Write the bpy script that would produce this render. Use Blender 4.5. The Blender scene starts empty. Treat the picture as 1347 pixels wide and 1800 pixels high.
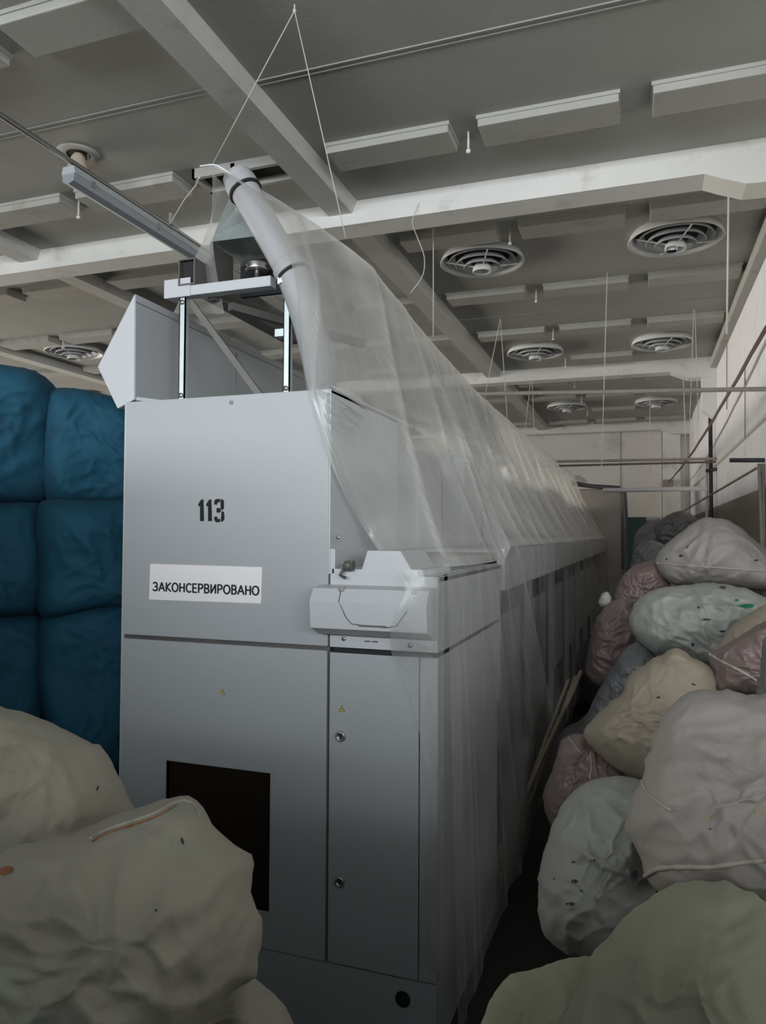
import bpy, bmesh, math, random
import numpy as np
from mathutils import Vector, Matrix, noise
from mathutils.bvhtree import BVHTree
from mathutils.geometry import interpolate_bezier
random.seed(7)
PI = math.pi
EYE = 1.75                      # eye height; builders take heights relative to the eye
S = bpy.context.scene
C = S.collection

# ------------------------------------------------------------------ camera
FPX = 1301.0
def _cam():
    yaw, pitch, roll = math.radians(19.3), math.radians(1.77), math.radians(.3)
    f = np.array([-math.sin(yaw)*math.cos(pitch), math.cos(yaw)*math.cos(pitch), math.sin(pitch)])
    r = np.cross(f, [0, 0, 1]); r /= np.linalg.norm(r); u = np.cross(r, f)
    r2 = r*math.cos(roll)+u*math.sin(roll); u2 = -r*math.sin(roll)+u*math.cos(roll)
    return r2, u2, f
CR, CU, CF = _cam()
cam = bpy.data.cameras.new('camera'); camo = bpy.data.objects.new('camera', cam); C.objects.link(camo)
cam.sensor_fit = 'VERTICAL'; cam.sensor_height = 24; cam.lens = FPX/1800*24; cam.clip_start = .05
camo.matrix_world = Matrix(((CR[0], CU[0], -CF[0], 0), (CR[1], CU[1], -CF[1], 0), (CR[2], CU[2], -CF[2], EYE), (0, 0, 0, 1)))
S.camera = camo

# ------------------------------------------------------------------ world, light, exposure
W = bpy.data.worlds.new('world'); S.world = W; W.use_nodes = True
W.node_tree.nodes['Background'].inputs[0].default_value = (.55, .62, .7, 1)
W.node_tree.nodes['Background'].inputs[1].default_value = .45
def area(name, loc, rot, sx, sy, e, col, spread=PI):
    l = bpy.data.lights.new(name, 'AREA'); l.shape = 'RECTANGLE'; l.size = sx; l.size_y = sy; l.energy = e; l.color = col
    l.spread = spread
    o = bpy.data.objects.new(name, l); C.objects.link(o); o.location = loc; o.rotation_euler = rot; return o
area('daylight_back_window', (-3.0, -5.6, 3.15), (math.radians(90), 0, 0), 8, 1.5, 540, (.93, .97, 1))
area('daylight_back_window_right', (5.0, -5.6, 3.0), (math.radians(90), 0, math.radians(14)), 7, 1.8, 560, (.95, .97, 1))
area('daylight_left_window', (-13.4, 8.5, 1.9), (math.radians(90), 0, math.radians(-90)), 14, 1.6, 430, (1, .92, .82), math.radians(95))
S.view_settings.view_transform = 'Standard'; S.view_settings.look = 'None'
S.view_settings.gamma = 1; S.view_settings.use_curve_mapping = False
S.view_settings.exposure = -0.14

# ------------------------------------------------------------------ pixel helpers (camera-relative coordinates, eye at 0)
def ray(x, y):
    d = CR*((x-673.5)/FPX) - CU*((y-900.)/FPX) + CF
    return d
def px(x, y, ax, v):
    d = ray(x, y); return tuple(d*(v/d[ax]))
def pd(x, y, t):                # point at forward distance t
    return tuple(ray(x, y)*t)

# ------------------------------------------------------------------ materials
def mat(name, col, rough=.7, metal=0, nscale=0, namt=.15, bump=0, bscale=40, spec=.4, stretch=None, dirt=None, dscale=3):
    m = bpy.data.materials.new(name); m.use_nodes = True; nt = m.node_tree; b = nt.nodes['Principled BSDF']
    b.inputs['Base Color'].default_value = (*col, 1); b.inputs['Roughness'].default_value = rough
    b.inputs['Metallic'].default_value = metal; b.inputs['Specular IOR Level'].default_value = spec
    tc = nt.nodes.new('ShaderNodeTexCoord'); vec = tc.outputs['Object']
    if stretch:
        mp = nt.nodes.new('ShaderNodeMapping'); mp.inputs['Scale'].default_value = stretch
        nt.links.new(vec, mp.inputs[0]); vec = mp.outputs[0]
    cur = None
    if nscale:
        n = nt.nodes.new('ShaderNodeTexNoise'); n.inputs['Scale'].default_value = nscale; n.inputs['Detail'].default_value = 6
        nt.links.new(vec, n.inputs['Vector'])
        mx = nt.nodes.new('ShaderNodeMix'); mx.data_type = 'RGBA'
        mx.inputs[6].default_value = tuple(c*(1-namt) for c in col)+(1,); mx.inputs[7].default_value = tuple(min(1, c*(1+namt)) for c in col)+(1,)
        nt.links.new(n.outputs['Fac'], mx.inputs[0]); cur = mx.outputs[2]
    if dirt:
        n = nt.nodes.new('ShaderNodeTexNoise'); n.inputs['Scale'].default_value = dscale; n.inputs['Detail'].default_value = 8
        n.inputs['Roughness'].default_value = .65
        nt.links.new(vec, n.inputs['Vector'])
        rp = nt.nodes.new('ShaderNodeValToRGB'); rp.color_ramp.elements[0].position = .56; rp.color_ramp.elements[1].position = .74
        nt.links.new(n.outputs['Fac'], rp.inputs[0])
        mx = nt.nodes.new('ShaderNodeMix'); mx.data_type = 'RGBA'; mx.inputs[6].default_value = (*col, 1)
        if cur: nt.links.new(cur, mx.inputs[6])
        mx.inputs[7].default_value = (*dirt, 1); nt.links.new(rp.outputs[0], mx.inputs[0]); cur = mx.outputs[2]
    if cur: nt.links.new(cur, b.inputs['Base Color'])
    if bump:
        n = nt.nodes.new('ShaderNodeTexNoise'); n.inputs['Scale'].default_value = bscale; n.inputs['Detail'].default_value = 5
        nt.links.new(vec, n.inputs['Vector'])
        bp = nt.nodes.new('ShaderNodeBump'); bp.inputs['Strength'].default_value = bump; bp.inputs['Distance'].default_value = .02
        nt.links.new(n.outputs['Fac'], bp.inputs['Height']); nt.links.new(bp.outputs[0], b.inputs['Normal'])
    return m
M = dict(
    slab=mat('painted_concrete_slab', (.39, .395, .37), .85, nscale=2.5, namt=.1, bump=.05, bscale=60, dirt=(.37, .365, .33), dscale=1.3),
    beam=mat('whitewashed_beam', (.80, .80, .77), .8, nscale=3, namt=.07, bump=.08, bscale=45, dirt=(.5, .48, .42), dscale=2),
    rib_paint=mat('rib_paint', (.60, .60, .57), .8, nscale=3, namt=.08, bump=.05, bscale=60, dirt=(.48, .46, .41), dscale=2),
    cbox=mat('ceiling_box_paint', (.44, .44, .41), .8, nscale=5, namt=.08, bump=.04, bscale=70, dirt=(.36, .31, .24), dscale=4),
    wall=mat('whitewash', (.76, .74, .70), .85, nscale=2, namt=.08, bump=.15, dirt=(.5, .47, .42), dscale=1.2),
    rib=mat('ribbed_panel_white', (.86, .85, .87), .6, nscale=2, namt=.06, dirt=(.6, .57, .54), dscale=1.2),
    shade_joint=mat('tan_shade_and_joint', (.33, .30, .26), .8, nscale=3, namt=.12),  # tan standing in for shadow low on the walls; also colours far-wall joints
    floor=mat('dark_concrete_floor', (.045, .043, .042), .9, nscale=4, namt=.3),
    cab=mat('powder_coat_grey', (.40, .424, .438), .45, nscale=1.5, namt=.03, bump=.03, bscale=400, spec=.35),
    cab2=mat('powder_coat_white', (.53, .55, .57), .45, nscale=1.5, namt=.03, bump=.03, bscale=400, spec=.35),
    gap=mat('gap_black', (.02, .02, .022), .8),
    smoke=mat('smoked_window', (.022, .015, .01), .25, spec=.35),
    steel=mat('steel', (.5, .5, .5), .35, .9, nscale=20, namt=.2),
    galv=mat('galvanised_sheet', (.55, .62, .62), .45, .6, nscale=14, namt=.2),
    darkmetal=mat('dark_metal', (.13, .125, .12), .55, .4, nscale=8, namt=.25),
    pvc=mat('grey_pvc_pipe', (.40, .405, .42), .5, nscale=4, namt=.06),
    rubber=mat('black_rubber', (.02, .02, .02), .5),
    string=mat('white_string', (.62, .6, .56), .9),
    wire=mat('dark_wire', (.16, .13, .12), .8),
    rust=mat('rusty_paint', (.34, .31, .28), .8, nscale=30, namt=.3),
    pipe=mat('white_pipe', (.66, .66, .68), .5, nscale=5, namt=.1),
    blackpipe=mat('black_pipe', (.05, .05, .06), .5),
    lampglass=mat('lamp_diffuser', (.3, .33, .36), .3, nscale=6, namt=.08),
    lampbody=mat('lamp_body', (.42, .46, .47), .5, nscale=6, namt=.1),
    cone=mat('tan_cone', (.5, .43, .34), .8, nscale=10, namt=.15),
    diff=mat('diffuser_metal', (.4, .42, .43), .5, .1, nscale=10, namt=.2),
    diffrim=mat('diffuser_rim', (.66, .68, .66), .5, nscale=10, namt=.15),
    hole=mat('duct_dark', (.035, .03, .028), .9),
    wood=mat('old_wood', (.3, .25, .19), .8, nscale=12, namt=.3, stretch=(1, 1, .1)),
    paper=mat('paper', (.86, .84, .86), .8),
    ink=mat('black_ink', (.012, .012, .015), .8),
    yellow=mat('sticker_yellow', (.62, .5, .12), .6),
    green=mat('dark_green_paint', (.03, .07, .06), .7),
)
def plastic_mat(name, base, crease=.4, streak=.12, graze=.3, tint=(.80, .81, .79)):
    m = bpy.data.materials.new(name); m.use_nodes = True; nt = m.node_tree; nt.nodes.clear()
    N = nt.nodes.new; L = nt.links.new
    def noisef(sx, sy, det, dist=.4, rot=0):
        mp = N('ShaderNodeMapping'); mp.inputs['Scale'].default_value = (sx, sy, 1); mp.inputs['Rotation'].default_value = (0, 0, rot); L(uv.outputs[0], mp.inputs[0])
        n = N('ShaderNodeTexNoise'); n.inputs['Scale'].default_value = 1; n.inputs['Detail'].default_value = det; n.inputs['Distortion'].default_value = dist; L(mp.outputs[0], n.inputs['Vector']); return n.outputs['Fac']
    def rng(a, x0, x1, y0, y1):
        r = N('ShaderNodeMapRange'); [setattr(r.inputs[k], 'default_value', v) for k, v in zip((1, 2, 3, 4), (x0, x1, y0, y1))]; L(a, r.inputs[0]); return r.outputs[0]
    def mth(op, a, b):
        q = N('ShaderNodeMath'); q.operation = op
        for k, v in enumerate((a, b)):
            if isinstance(v, float): q.inputs[k].default_value = v
            else: L(v, q.inputs[k])
        return q.outputs[0]
    out = N('ShaderNodeOutputMaterial'); tr = N('ShaderNodeBsdfTransparent'); tr.inputs[0].default_value = (.93, .93, .92, 1)
    df = N('ShaderNodeBsdfDiffuse'); df.inputs[0].default_value = (*tint, 1)
    tl = N('ShaderNodeBsdfTranslucent'); tl.inputs[0].default_value = (*tint, 1)
    gl = N('ShaderNodeBsdfGlossy'); gl.inputs['Roughness'].default_value = .28; gl.inputs[0].default_value = (.85, .87, .9, 1)
    uv = N('ShaderNodeUVMap'); uv.uv_map = 'uv'
    at = N('ShaderNodeAttribute'); at.attribute_name = 'crease'
    soft = noisef(3.5, .7, 4, .8); fine = noisef(26, 2.2, 5, .5, .1); patch = noisef(1.1, 1.4, 3, .5)
    fineamt = mth('MULTIPLY', rng(fine, .56, .72, 0., streak), rng(patch, .48, .6, .1, 1.))
    op = mth('ADD', rng(soft, .3, .7, base-.10, base+.12), fineamt)
    op = mth('ADD', op, mth('MULTIPLY', at.outputs['Fac'], crease))
    lw = N('ShaderNodeLayerWeight'); lw.inputs[0].default_value = .4
    opn = N('ShaderNodeMath'); opn.operation = 'MULTIPLY_ADD'; L(lw.outputs['Facing'], opn.inputs[0]); opn.inputs[1].default_value = graze; L(op, opn.inputs[2]); opn.use_clamp = True
    bp = N('ShaderNodeBump'); bp.inputs['Strength'].default_value = .5; bp.inputs['Distance'].default_value = .03; L(soft, bp.inputs['Height'])
    bp2 = N('ShaderNodeBump'); bp2.inputs['Strength'].default_value = .3; bp2.inputs['Distance'].default_value = .006; L(fineamt, bp2.inputs['Height']); L(bp.outputs[0], bp2.inputs['Normal'])
    for q in (df, tl, gl): L(bp2.outputs[0], q.inputs['Normal'])
    m1 = N('ShaderNodeMixShader'); m1.inputs[0].default_value = .35; L(df.outputs[0], m1.inputs[1]); L(tl.outputs[0], m1.inputs[2])
    m2 = N('ShaderNodeMixShader'); L(m1.outputs[0], m2.inputs[1]); L(gl.outputs[0], m2.inputs[2]); m2.inputs[0].default_value = .14
    m3 = N('ShaderNodeMixShader'); L(opn.outputs[0], m3.inputs[0]); L(tr.outputs[0], m3.inputs[1]); L(m2.outputs[0], m3.inputs[2])
    L(m3.outputs[0], out.inputs[0]); return m
M['film'] = plastic_mat('clear_polythene', .38, .55, .16)
M['filmclear'] = plastic_mat('thin_clear_polythene', .24, .5, .16, .16)
M['filmfar'] = plastic_mat('thin_clear_polythene_far', .14, .45, .2, .08)
def fabric(name, col, dirt=None, sheen=0, rough=.85, film=False):
    m = mat(name, col, rough, nscale=3.5, namt=.12, bump=.25, bscale=14, dirt=dirt, dscale=5, spec=.5 if film else .2)
    nt = m.node_tree; b = nt.nodes['Principled BSDF']
    w = nt.nodes.new('ShaderNodeTexNoise'); w.inputs['Scale'].default_value = 350 if not film else 30; w.inputs['Detail'].default_value = 3
    tc = [n for n in nt.nodes if n.type == 'TEX_COORD'][0]; nt.links.new(tc.outputs['Object'], w.inputs['Vector'])
    bp = nt.nodes.new('ShaderNodeBump'); bp.inputs['Strength'].default_value = .25; bp.inputs['Distance'].default_value = .004
    old = b.inputs['Normal'].links[0].from_socket
    nt.links.new(w.outputs['Fac'], bp.inputs['Height']); nt.links.new(old, bp.inputs['Normal']); nt.links.new(bp.outputs[0], b.inputs['Normal'])
    return m
F = dict(
    cream=fabric('cream_sackcloth', (.37, .35, .29), (.31, .45, .36)),
    greenish=fabric('greenish_sackcloth', (.325, .325, .25), (.265, .265, .19)),
    grey=fabric('grey_white_sack', (.42, .41, .38), (.32, .29, .26)),
    white=fabric('white_woven_sack', (.35, .36, .33), (.24, .25, .22)),
    pale=fabric('pale_pinkish_sack', (.37, .345, .32), (.29, .27, .25)),
    yellow=fabric('yellowish_sack', (.385, .335, .26), (.30, .25, .185)),
    pink=fabric('pink_film_sack', (.22, .165, .155), (.14, .09, .085), rough=.4, film=True),
    bluegrey=fabric('blue_grey_film_sack', (.15, .155, .165), (.10, .105, .11), rough=.4, film=True),
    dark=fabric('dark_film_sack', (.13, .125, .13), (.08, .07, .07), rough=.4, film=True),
    blue=fabric('blue_polythene', (.002, .060, .105), (.002, .034, .062), film=True),
    seam=fabric('seam_cloth', (.44, .41, .36), (.3, .26, .21)),
    stain=mat('stain_black', (.05, .05, .05), .9), gstain=mat('stain_green', (.01, .16, .1), .7), rstain=mat('stain_rust', (.30, .14, .06), .9),
)

# ------------------------------------------------------------------ object helpers
ORG = {}
def tag(o, label=None, cat=None, group=None, kind=None):
    if label: o['label'] = label
    if cat: o['category'] = cat
    if group: o['group'] = group
    if kind: o['kind'] = kind
    return o
def thing(name, loc, label, cat, group=None):
    o = bpy.data.objects.new(name, None); C.objects.link(o); o.empty_display_size = .1
    o.location = (loc[0], loc[1], loc[2]+EYE); ORG[o] = Vector(loc); return tag(o, label, cat, group)
class MB:
    def __init__(s): s.v = []; s.f = []; s.uv = None; s.smooth = []
    def add(s, vs, fs, smooth=False):
        n = len(s.v); s.v += [Vector(v) for v in vs]; s.f += [tuple(i+n for i in f) for f in fs]; s.smooth += [smooth]*len(fs); return s
    def box(s, a, b, bev=0):
        x0, y0, z0 = a; x1, y1, z1 = b
        if not bev:
            return s.add([(x0,y0,z0),(x1,y0,z0),(x1,y1,z0),(x0,y1,z0),(x0,y0,z1),(x1,y0,z1),(x1,y1,z1),(x0,y1,z1)],
                         [(0,3,2,1),(4,5,6,7),(0,1,5,4),(1,2,6,5),(2,3,7,6),(3,0,4,7)])
        bm = bmesh.new(); bmesh.ops.create_cube(bm, size=1)
        for v in bm.verts: v.co = Vector(((x0+x1)/2+v.co.x*(x1-x0), (y0+y1)/2+v.co.y*(y1-y0), (z0+z1)/2+v.co.z*(z1-z0)))
        bmesh.ops.bevel(bm, geom=bm.edges[:], offset=bev, segments=2, affect='EDGES', profile=.6)
        bm.verts.index_update(); s.add([v.co.copy() for v in bm.verts], [tuple(v.index for v in f.verts) for f in bm.faces]); bm.free(); return s
    def prism(s, pts, d):       # polygon extruded by vector d
        n = len(pts); a = [Vector(p) for p in pts]; b = [p+Vector(d) for p in a]
        return s.add(a+b, [tuple(range(n)), tuple(range(2*n-1, n-1, -1))]+[(i, i+n, (i+1) % n+n, (i+1) % n) for i in range(n)])
    def tube(s, pts, r, seg=8, cap=True, sq=False):
        pts = [Vector(p) for p in pts]; n = len(pts); rr = r if isinstance(r, (list, tuple)) else [r]*n
        vs = []; t0 = (pts[1]-pts[0]).normalized(); up = Vector((0, 0, 1)) if abs(t0.z) < .9 else Vector((1, 0, 0))
        if sq: seg = 4
        for i, p in enumerate(pts):
            t = (pts[min(i+1, n-1)]-pts[max(i-1, 0)]).normalized(); a = t.cross(up).normalized(); b = a.cross(t).normalized(); up = b
            for k in range(seg):
                an = 2*PI*k/seg+(PI/4 if sq else 0); q = rr[i]*(1.414 if sq else 1)
                vs.append(p+a*math.cos(an)*q+b*math.sin(an)*q)
        fs = [(i*seg+k, i*seg+(k+1) % seg, (i+1)*seg+(k+1) % seg, (i+1)*seg+k) for i in range(n-1) for k in range(seg)]
        s.add(vs, fs, not sq)
        if cap: s.f += [tuple(len(s.v)-n*seg+k for k in range(seg)), tuple(len(s.v)-1-k for k in range(seg))]; s.smooth += [False]*2
        return s
    def lathe(s, c, prof, seg=32, axis='z'):
        vs = []
        for r, z in prof:
            for k in range(seg):
                a = 2*PI*k/seg; x, y = r*math.cos(a), r*math.sin(a)
                v = (c[0]+x, c[1]+y, c[2]+z) if axis == 'z' else (c[0]+x, c[1]-z, c[2]+y)
                vs.append(v)
        return s.add(vs, [(i*seg+k, i*seg+(k+1) % seg, (i+1)*seg+(k+1) % seg, (i+1)*seg+k) for i in range(len(prof)-1) for k in range(seg)], True)
    def build(s, name, m, parent=None):
        org = Vector((0, 0, -EYE))
        if parent is not None: org = ORG[parent]
        me = bpy.data.meshes.new(name); me.from_pydata([v-org for v in s.v], [], s.f)
        me.polygons.foreach_set('use_smooth', s.smooth)
        if s.uv is not None:
            l = me.uv_layers.new(name='uv')
            for lp in me.loops: l.data[lp.index].uv = s.uv[lp.vertex_index]
        if getattr(s, 'cr', None):
            a_ = me.attributes.new('crease', 'FLOAT', 'POINT'); a_.data.foreach_set('value', s.cr)
        me.materials.append(m); me.update()
        o = bpy.data.objects.new(name, me); C.objects.link(o)
        if parent is not None: o.parent = parent
        ORG[o] = org
        return o
def solo(mb, name, m, label, cat, group=None):
    return tag(mb.build(name, m), label, cat, group)
def struct(mb, name, m):
    return tag(mb.build(name, m), kind='structure')
def copy_tree(o, loc=None, parent=None):
    c = o.copy(); C.objects.link(c)
    if parent: c.parent = parent; c.matrix_parent_inverse = o.matrix_parent_inverse
    if loc: c.location = (loc[0], loc[1], loc[2]+EYE)
    for ch in list(o.children): copy_tree(ch, None, c)
    return c

# ================================================================== the hall
struct(MB().box((-14, -6, -1.85), (9.0, 17.5, -1.75)), 'floor', M['floor'])
ceil = struct(MB().box((-14, -6, 2.49), (9.1, 17.5, 2.65)), 'ceiling', M['slab'])
struct(MB().box((-14.2, -6, -1.75), (-14, 17.5, 2.65)), 'wall_left', M['wall'])
wb = MB(); wb.box((-14, -6.2, -1.75), (9.1, -6, .4)); wb.box((-14, -6.2, 2.3), (9.1, -6, 2.65)); struct(wb, 'wall_back', M['wall'])
fw = struct(MB().box((-14, 17.4, -1.75), (1.1, 17.6, 2.65)), 'wall_far', M['wall'])
struct(MB().box((-14, 17.37, -1.75), (1.0, 17.4, .35)), 'trim_1', M['shade_joint'])  # shadow at the foot of the far wall, painted as a tan band
# right wall: ribbed cladding in two bands, a ledge between, lower shadow painted as a tan band
struct(MB().box((1.02, 3.4, -1.75), (1.2, 17.5, 2.65)), 'wall_right', M['wall'])
struct(MB().box((9, -6, -1.75), (9.2, 3.6, 2.65)).box((1.2, 3.4, -1.75), (9, 3.6, 2.65)), 'wall_recess', M['wall'])
def ribbed(z0, z1, x, y0=4.9, y1=17.4, per=.075, d=.014):
    mb = MB(); y = y0; prof = []
    while y < y1:
        prof += [(x, y), (x, y+per*.55), (x+d, y+per*.65), (x+d, y+per*.9)]; y += per
    n = len(prof); mb.add([(a, b, z0) for a, b in prof]+[(a, b, z1) for a, b in prof], [(i, i+n, i+1+n, i+1) for i in range(n-1)])
    return mb
struct(ribbed(1.03, 2.49, .985), 'trim_2', M['rib'])
struct(ribbed(.2, .99, 1.0), 'trim_3', M['rib'])
struct(MB().prism([(1.02, 4.9, .98), (.975, 4.9, 1.0), (.975, 4.9, 1.03), (1.02, 4.9, 1.05)], (0, 12.5, 0)), 'trim_4', M['wall'])
struct(MB().box((.98, 3.4, -1.75), (1.02, 17.4, .42)), 'trim_5', M['shade_joint'])  # right wall's lower shadow put in as a tan strip
# grey service channel running under the ceiling along the right wall
struct(MB().box((.90, 5.3, 2.33), (.985, 11.1, 2.44), .01), 'trim_6', M['cbox'])
# far wall joints
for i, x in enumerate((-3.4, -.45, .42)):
    struct(MB().box((x-.005, 17.385, .36), (x+.005, 17.4, 2.4)), 'trim_%d' % (20+i), M['shade_joint'])
struct(MB().box((.44, 17.25, -.2), (.8, 17.4, 2.3), .01), 'trim_7', M['beam'])
# cross beams with haunches at the right end
def cross_beam(y, name, w=.24):
    zb, zt = 2.315, 2.5
    pts = [(-14, y, zt), (-14, y, zb), (.39, y, zb), (.5, y, zb-.05), (.63, y, zb-.1), (.72, y, zb-.105), (1.0, y, zb-.105), (1.0, y, zt)]
    return struct(MB().prism(pts[::-1], (0, w, 0)), name, M['beam'])
for i, y in enumerate((-.98, 5.07, 11.1, 17.05)): cross_beam(y, 'trim_%d' % (8+i))
# corbel blocks under the haunches
for i, y in enumerate((5.07, 11.1)):
    struct(MB().prism([(.8, y+.02, 2.22), (.8, y+.02, 1.75), (1.0, y+.02, 1.6), (1.0, y+.02, 2.22)], (0, .2, 0)), 'trim_%d' % (12+i), M['beam'])
# longitudinal ribs (one per 3 m), from cross beam to cross beam, tapered
k = 40
for bx in (-2.22, -5.2, -8.2, -11.2):
    for y0, y1 in ((-5.9, -.98), (-.74, 5.07), (5.31, 11.1), (11.34, 17.05)):
        struct(MB().prism([(bx-.02, y0, 2.5), (bx, y0, 2.4), (bx+.19, y0, 2.4), (bx+.23, y0, 2.5)], (0, y1-y0, 0)), 'trim_%d' % k, M['rib_paint']); k += 1
# slab joints
for i, (x0, x1, y) in enumerate(((-1.99, .98, 3.53), (-4.98, -2.24, 3.5), (-1.99, .98, 8.3), (-1.99, .98, .9), (-4.98, -2.24, 8.3), (-1.99, .98, 14.1))):
    struct(MB().box((x0, y, 2.484), (x1, y+.008, 2.49)).box((x0, y+.04, 2.485), (x1, y+.046, 2.49)), 'trim_%d' % (70+i), M['slab'])
# shallow boxed panels in rows, three to a bay, small hooks in the gaps
def cpanel(x0, x1, y0, y1, hatch=False):
    mb = MB()
    if not hatch:
        mb.box((x0, y0, 2.425), (x1, y1, 2.49), .006); mb.box((x0-.008, y0-.008, 2.468), (x1+.008, y1+.008, 2.49))
        mb.build('ceiling_panel', M['cbox'], ceil)
    else:
        mb.box((x0, y0, 2.425), (x1, y0+.03, 2.49)); mb.box((x0, y1-.03, 2.425), (x1, y1, 2.49)); mb.box((x0, y0, 2.425), (x0+.02, y1, 2.49)); mb.box((x1-.02, y0, 2.425), (x1, y1, 2.49))
        mb.box((x0+.3, y0, 2.43), (x0+.33, y1, 2.48))
        mb.build('ceiling_panel', M['cbox'], ceil)
        tag(MB().box((x0+.02, y0+.03, 2.47), (x1-.02, y1-.03, 2.489)).build('hatch_opening', M['hole'], ceil), 'dark open hatch in the ceiling panel')
def hook(x, y):
    mb = MB(); mb.tube([(x, y, 2.49), (x, y, 2.37)], .007, 6); mb.lathe((x, y, 2.37), [(0.001, -.012), (.014, -.008), (.014, .008), (.001, .012)], 8)
    mb.build('ceiling_hook', M['beam'], ceil)
rowsY = (2.66, 4.255, 5.78, 7.35, 8.87, 10.4, 11.9, 13.3, 14.85, 16.3)
rnd = random.Random(3)
for bay, x0 in ((0, -1.89), (1, -4.87), (2, -7.87), (3, -10.87)):
    for r, y in enumerate(rowsY):
        if bay >= 2 and y < 5: continue
        if bay == 3 and y < 8: continue
        for c_ in range(3):
            a = x0+c_*.98; b = a+.8
            if bay == 1 and r == 1: a += .02; b += .05
            dy = rnd.uniform(-.012, .012)
            if r in (5, 8) and c_ != 1: continue        # interrupted by the round diffusers
            if bay == 0 and r == 0 : continue
            cpanel(a, b, y+dy, y+.25+dy, hatch=(bay == 1 and r == 1 and c_ == 2))
        if not (bay == 0 and r == 0): hook(x0+.89, y+.16)
# round air diffusers
def diffuser():
    t = thing('air_diffuser', (0, 0, 2.49), '', 'diffuser')
    z = 2.49; c = (0, 0, 0)
    MB().lathe((0, 0, z), [(.34, 0), (.355, -.02), (.372, -.07), (.366, -.074), (.345, -.06), (.325, -.02), (.31, -.01)], 48).build('rim', M['diffrim'], t)
    MB().lathe((0, 0, z), [(.315, -.008), (.001, -.006)], 32).build('duct_opening', M['hole'], t)
    for r, d in ((.30, -.06), (.235, -.085), (.165, -.11)):
        MB().lathe((0, 0, z), [(r-.055, d+.055), (r-.02, d+.03), (r, d), (r-.006, d-.004), (r-.03, d+.02), (r-.06, d+.045)], 40).build('louvre_ring', M['diff'], t)
    MB().lathe((0, 0, z), [(.05, -.06), (.08, -.11), (.085, -.15), (.078, -.154), (.066, -.13), (.001, -.12)], 28).build('centre_cup', M['diffrim'], t)
    for a in range(4):
        an = a*PI/2+.35; dx, dy = math.cos(an), math.sin(an)
        MB().tube([(dx*.07, dy*.07, z-.105), (dx*.32, dy*.32, z-.07)], .006, 6).build('spoke', M['diffrim'], t)
    return t
D0 = diffuser(); first = True
for (x, y, lab) in ((-1.33, 6.43, 'round slatted air diffuser nearest the plastic sheet, in front row of the ceiling'), (.27, 6.43, 'largest round air diffuser, right of front row under the ceiling'),
                    (-1.33, 9.9, 'round air diffuser with pale rim in second row, left one above the sheet'), (.25, 9.9, 'round air diffuser with pale rim in second row, near the ribbed wall'),
                    (-1.33, 14.3, 'small far round air diffuser on the left of the third row'), (.25, 14.3, 'small far round air diffuser on the right of the third row'),
                    (-7.2, 7.95, 'dark round air diffuser with broken louvres, above the blue bales'), (-8.75, 7.6, 'round air diffuser cut by the left edge of the photo')):
    o = D0 if first else copy_tree(D0, (x, y, 2.49)); o.location = (x, y, 2.49+EYE); o['label'] = lab; o['group'] = 'round ceiling air diffusers'; first = False
# vent hole with a tan cone hanging from it, linear lamp and conduit
t = thing('ceiling_vent', (-3.48, 3.85, 2.49), 'tan cone-shaped vent hanging from round ceiling hole above the strip lamp', 'vent')
MB().lathe((-3.48, 3.85, 2.49), [(.075, -.008), (.13, -.012), (.135, 0)], 28).build('collar', M['cbox'], t)
MB().lathe((-3.48, 3.85, 2.49), [(.078, -.004), (.001, -.003)], 24).build('hole', M['hole'], t)
MB().lathe((-3.48, 3.85, 2.49), [(.03, -.005), (.045, -.03), (.085, -.15), (.09, -.155), (.08, -.17), (.001, -.165)], 24).build('cone', M['cone'], t)
MB().tube([(-3.41, 3.86, 2.48), (-3.4, 3.86, 2.31)], .006, 6).build('bracket', M['wire'], t)
LZ = 2.1
lx = -3.2
t = thing('strip_lamp', (lx, 4.0, LZ), 'unlit grey sealed fluorescent strip lamp hung beside the sheet', 'lamp')
MB().prism([(lx-.05, 3.46, LZ+.03), (lx+.05, 3.46, LZ+.03), (lx+.04, 3.46, LZ+.075), (lx-.04, 3.46, LZ+.075)], (0, 1.6, 0)).build('lamp_body', M['lampbody'], t)
MB().prism([(lx-.045, 3.46, LZ+.03), (lx-.04, 3.46, LZ-.015), (lx, 3.46, LZ-.03), (lx+.04, 3.46, LZ-.015), (lx+.045, 3.46, LZ+.03)], (0, 1.6, 0)).build('lamp_cover', M['lampglass'], t)
for y in (3.6, 4.25, 4.9):
    for sx in (-.052, .052): MB().box((lx+sx-.004, y, LZ+.01), (lx+sx+.004, y+.03, LZ+.045)).build('clip', M['steel'], t)
MB().box((-3.11, 4.32, LZ+.06), (-3.09, 4.35, LZ+.14)).build('hanger', M['rust'], t)
solo(MB().tube([(lx+.02, 2.2, LZ+.1), (lx+.02, 8, LZ+.1)], .016, 8), 'conduit_pipe', M['steel'], 'thin grey conduit running back above the strip lamp', 'pipe')

# ================================================================== the machine
FY = 2.4                         # front plane
XL, XS, XR = -1.925, -1.04, -.645 # left side, upper cabinet right side, lower cabinet right side
ZT, ZM, ZL, ZB = .517, -.40, -.14, -.615   # top, seam, ledge, door bottom
mach = thing('textile_machine', (-1.3, 5, -1.75), 'long pale grey textile machine with stencilled number 113, half under clear plastic', 'machine')
g = .004
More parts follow.
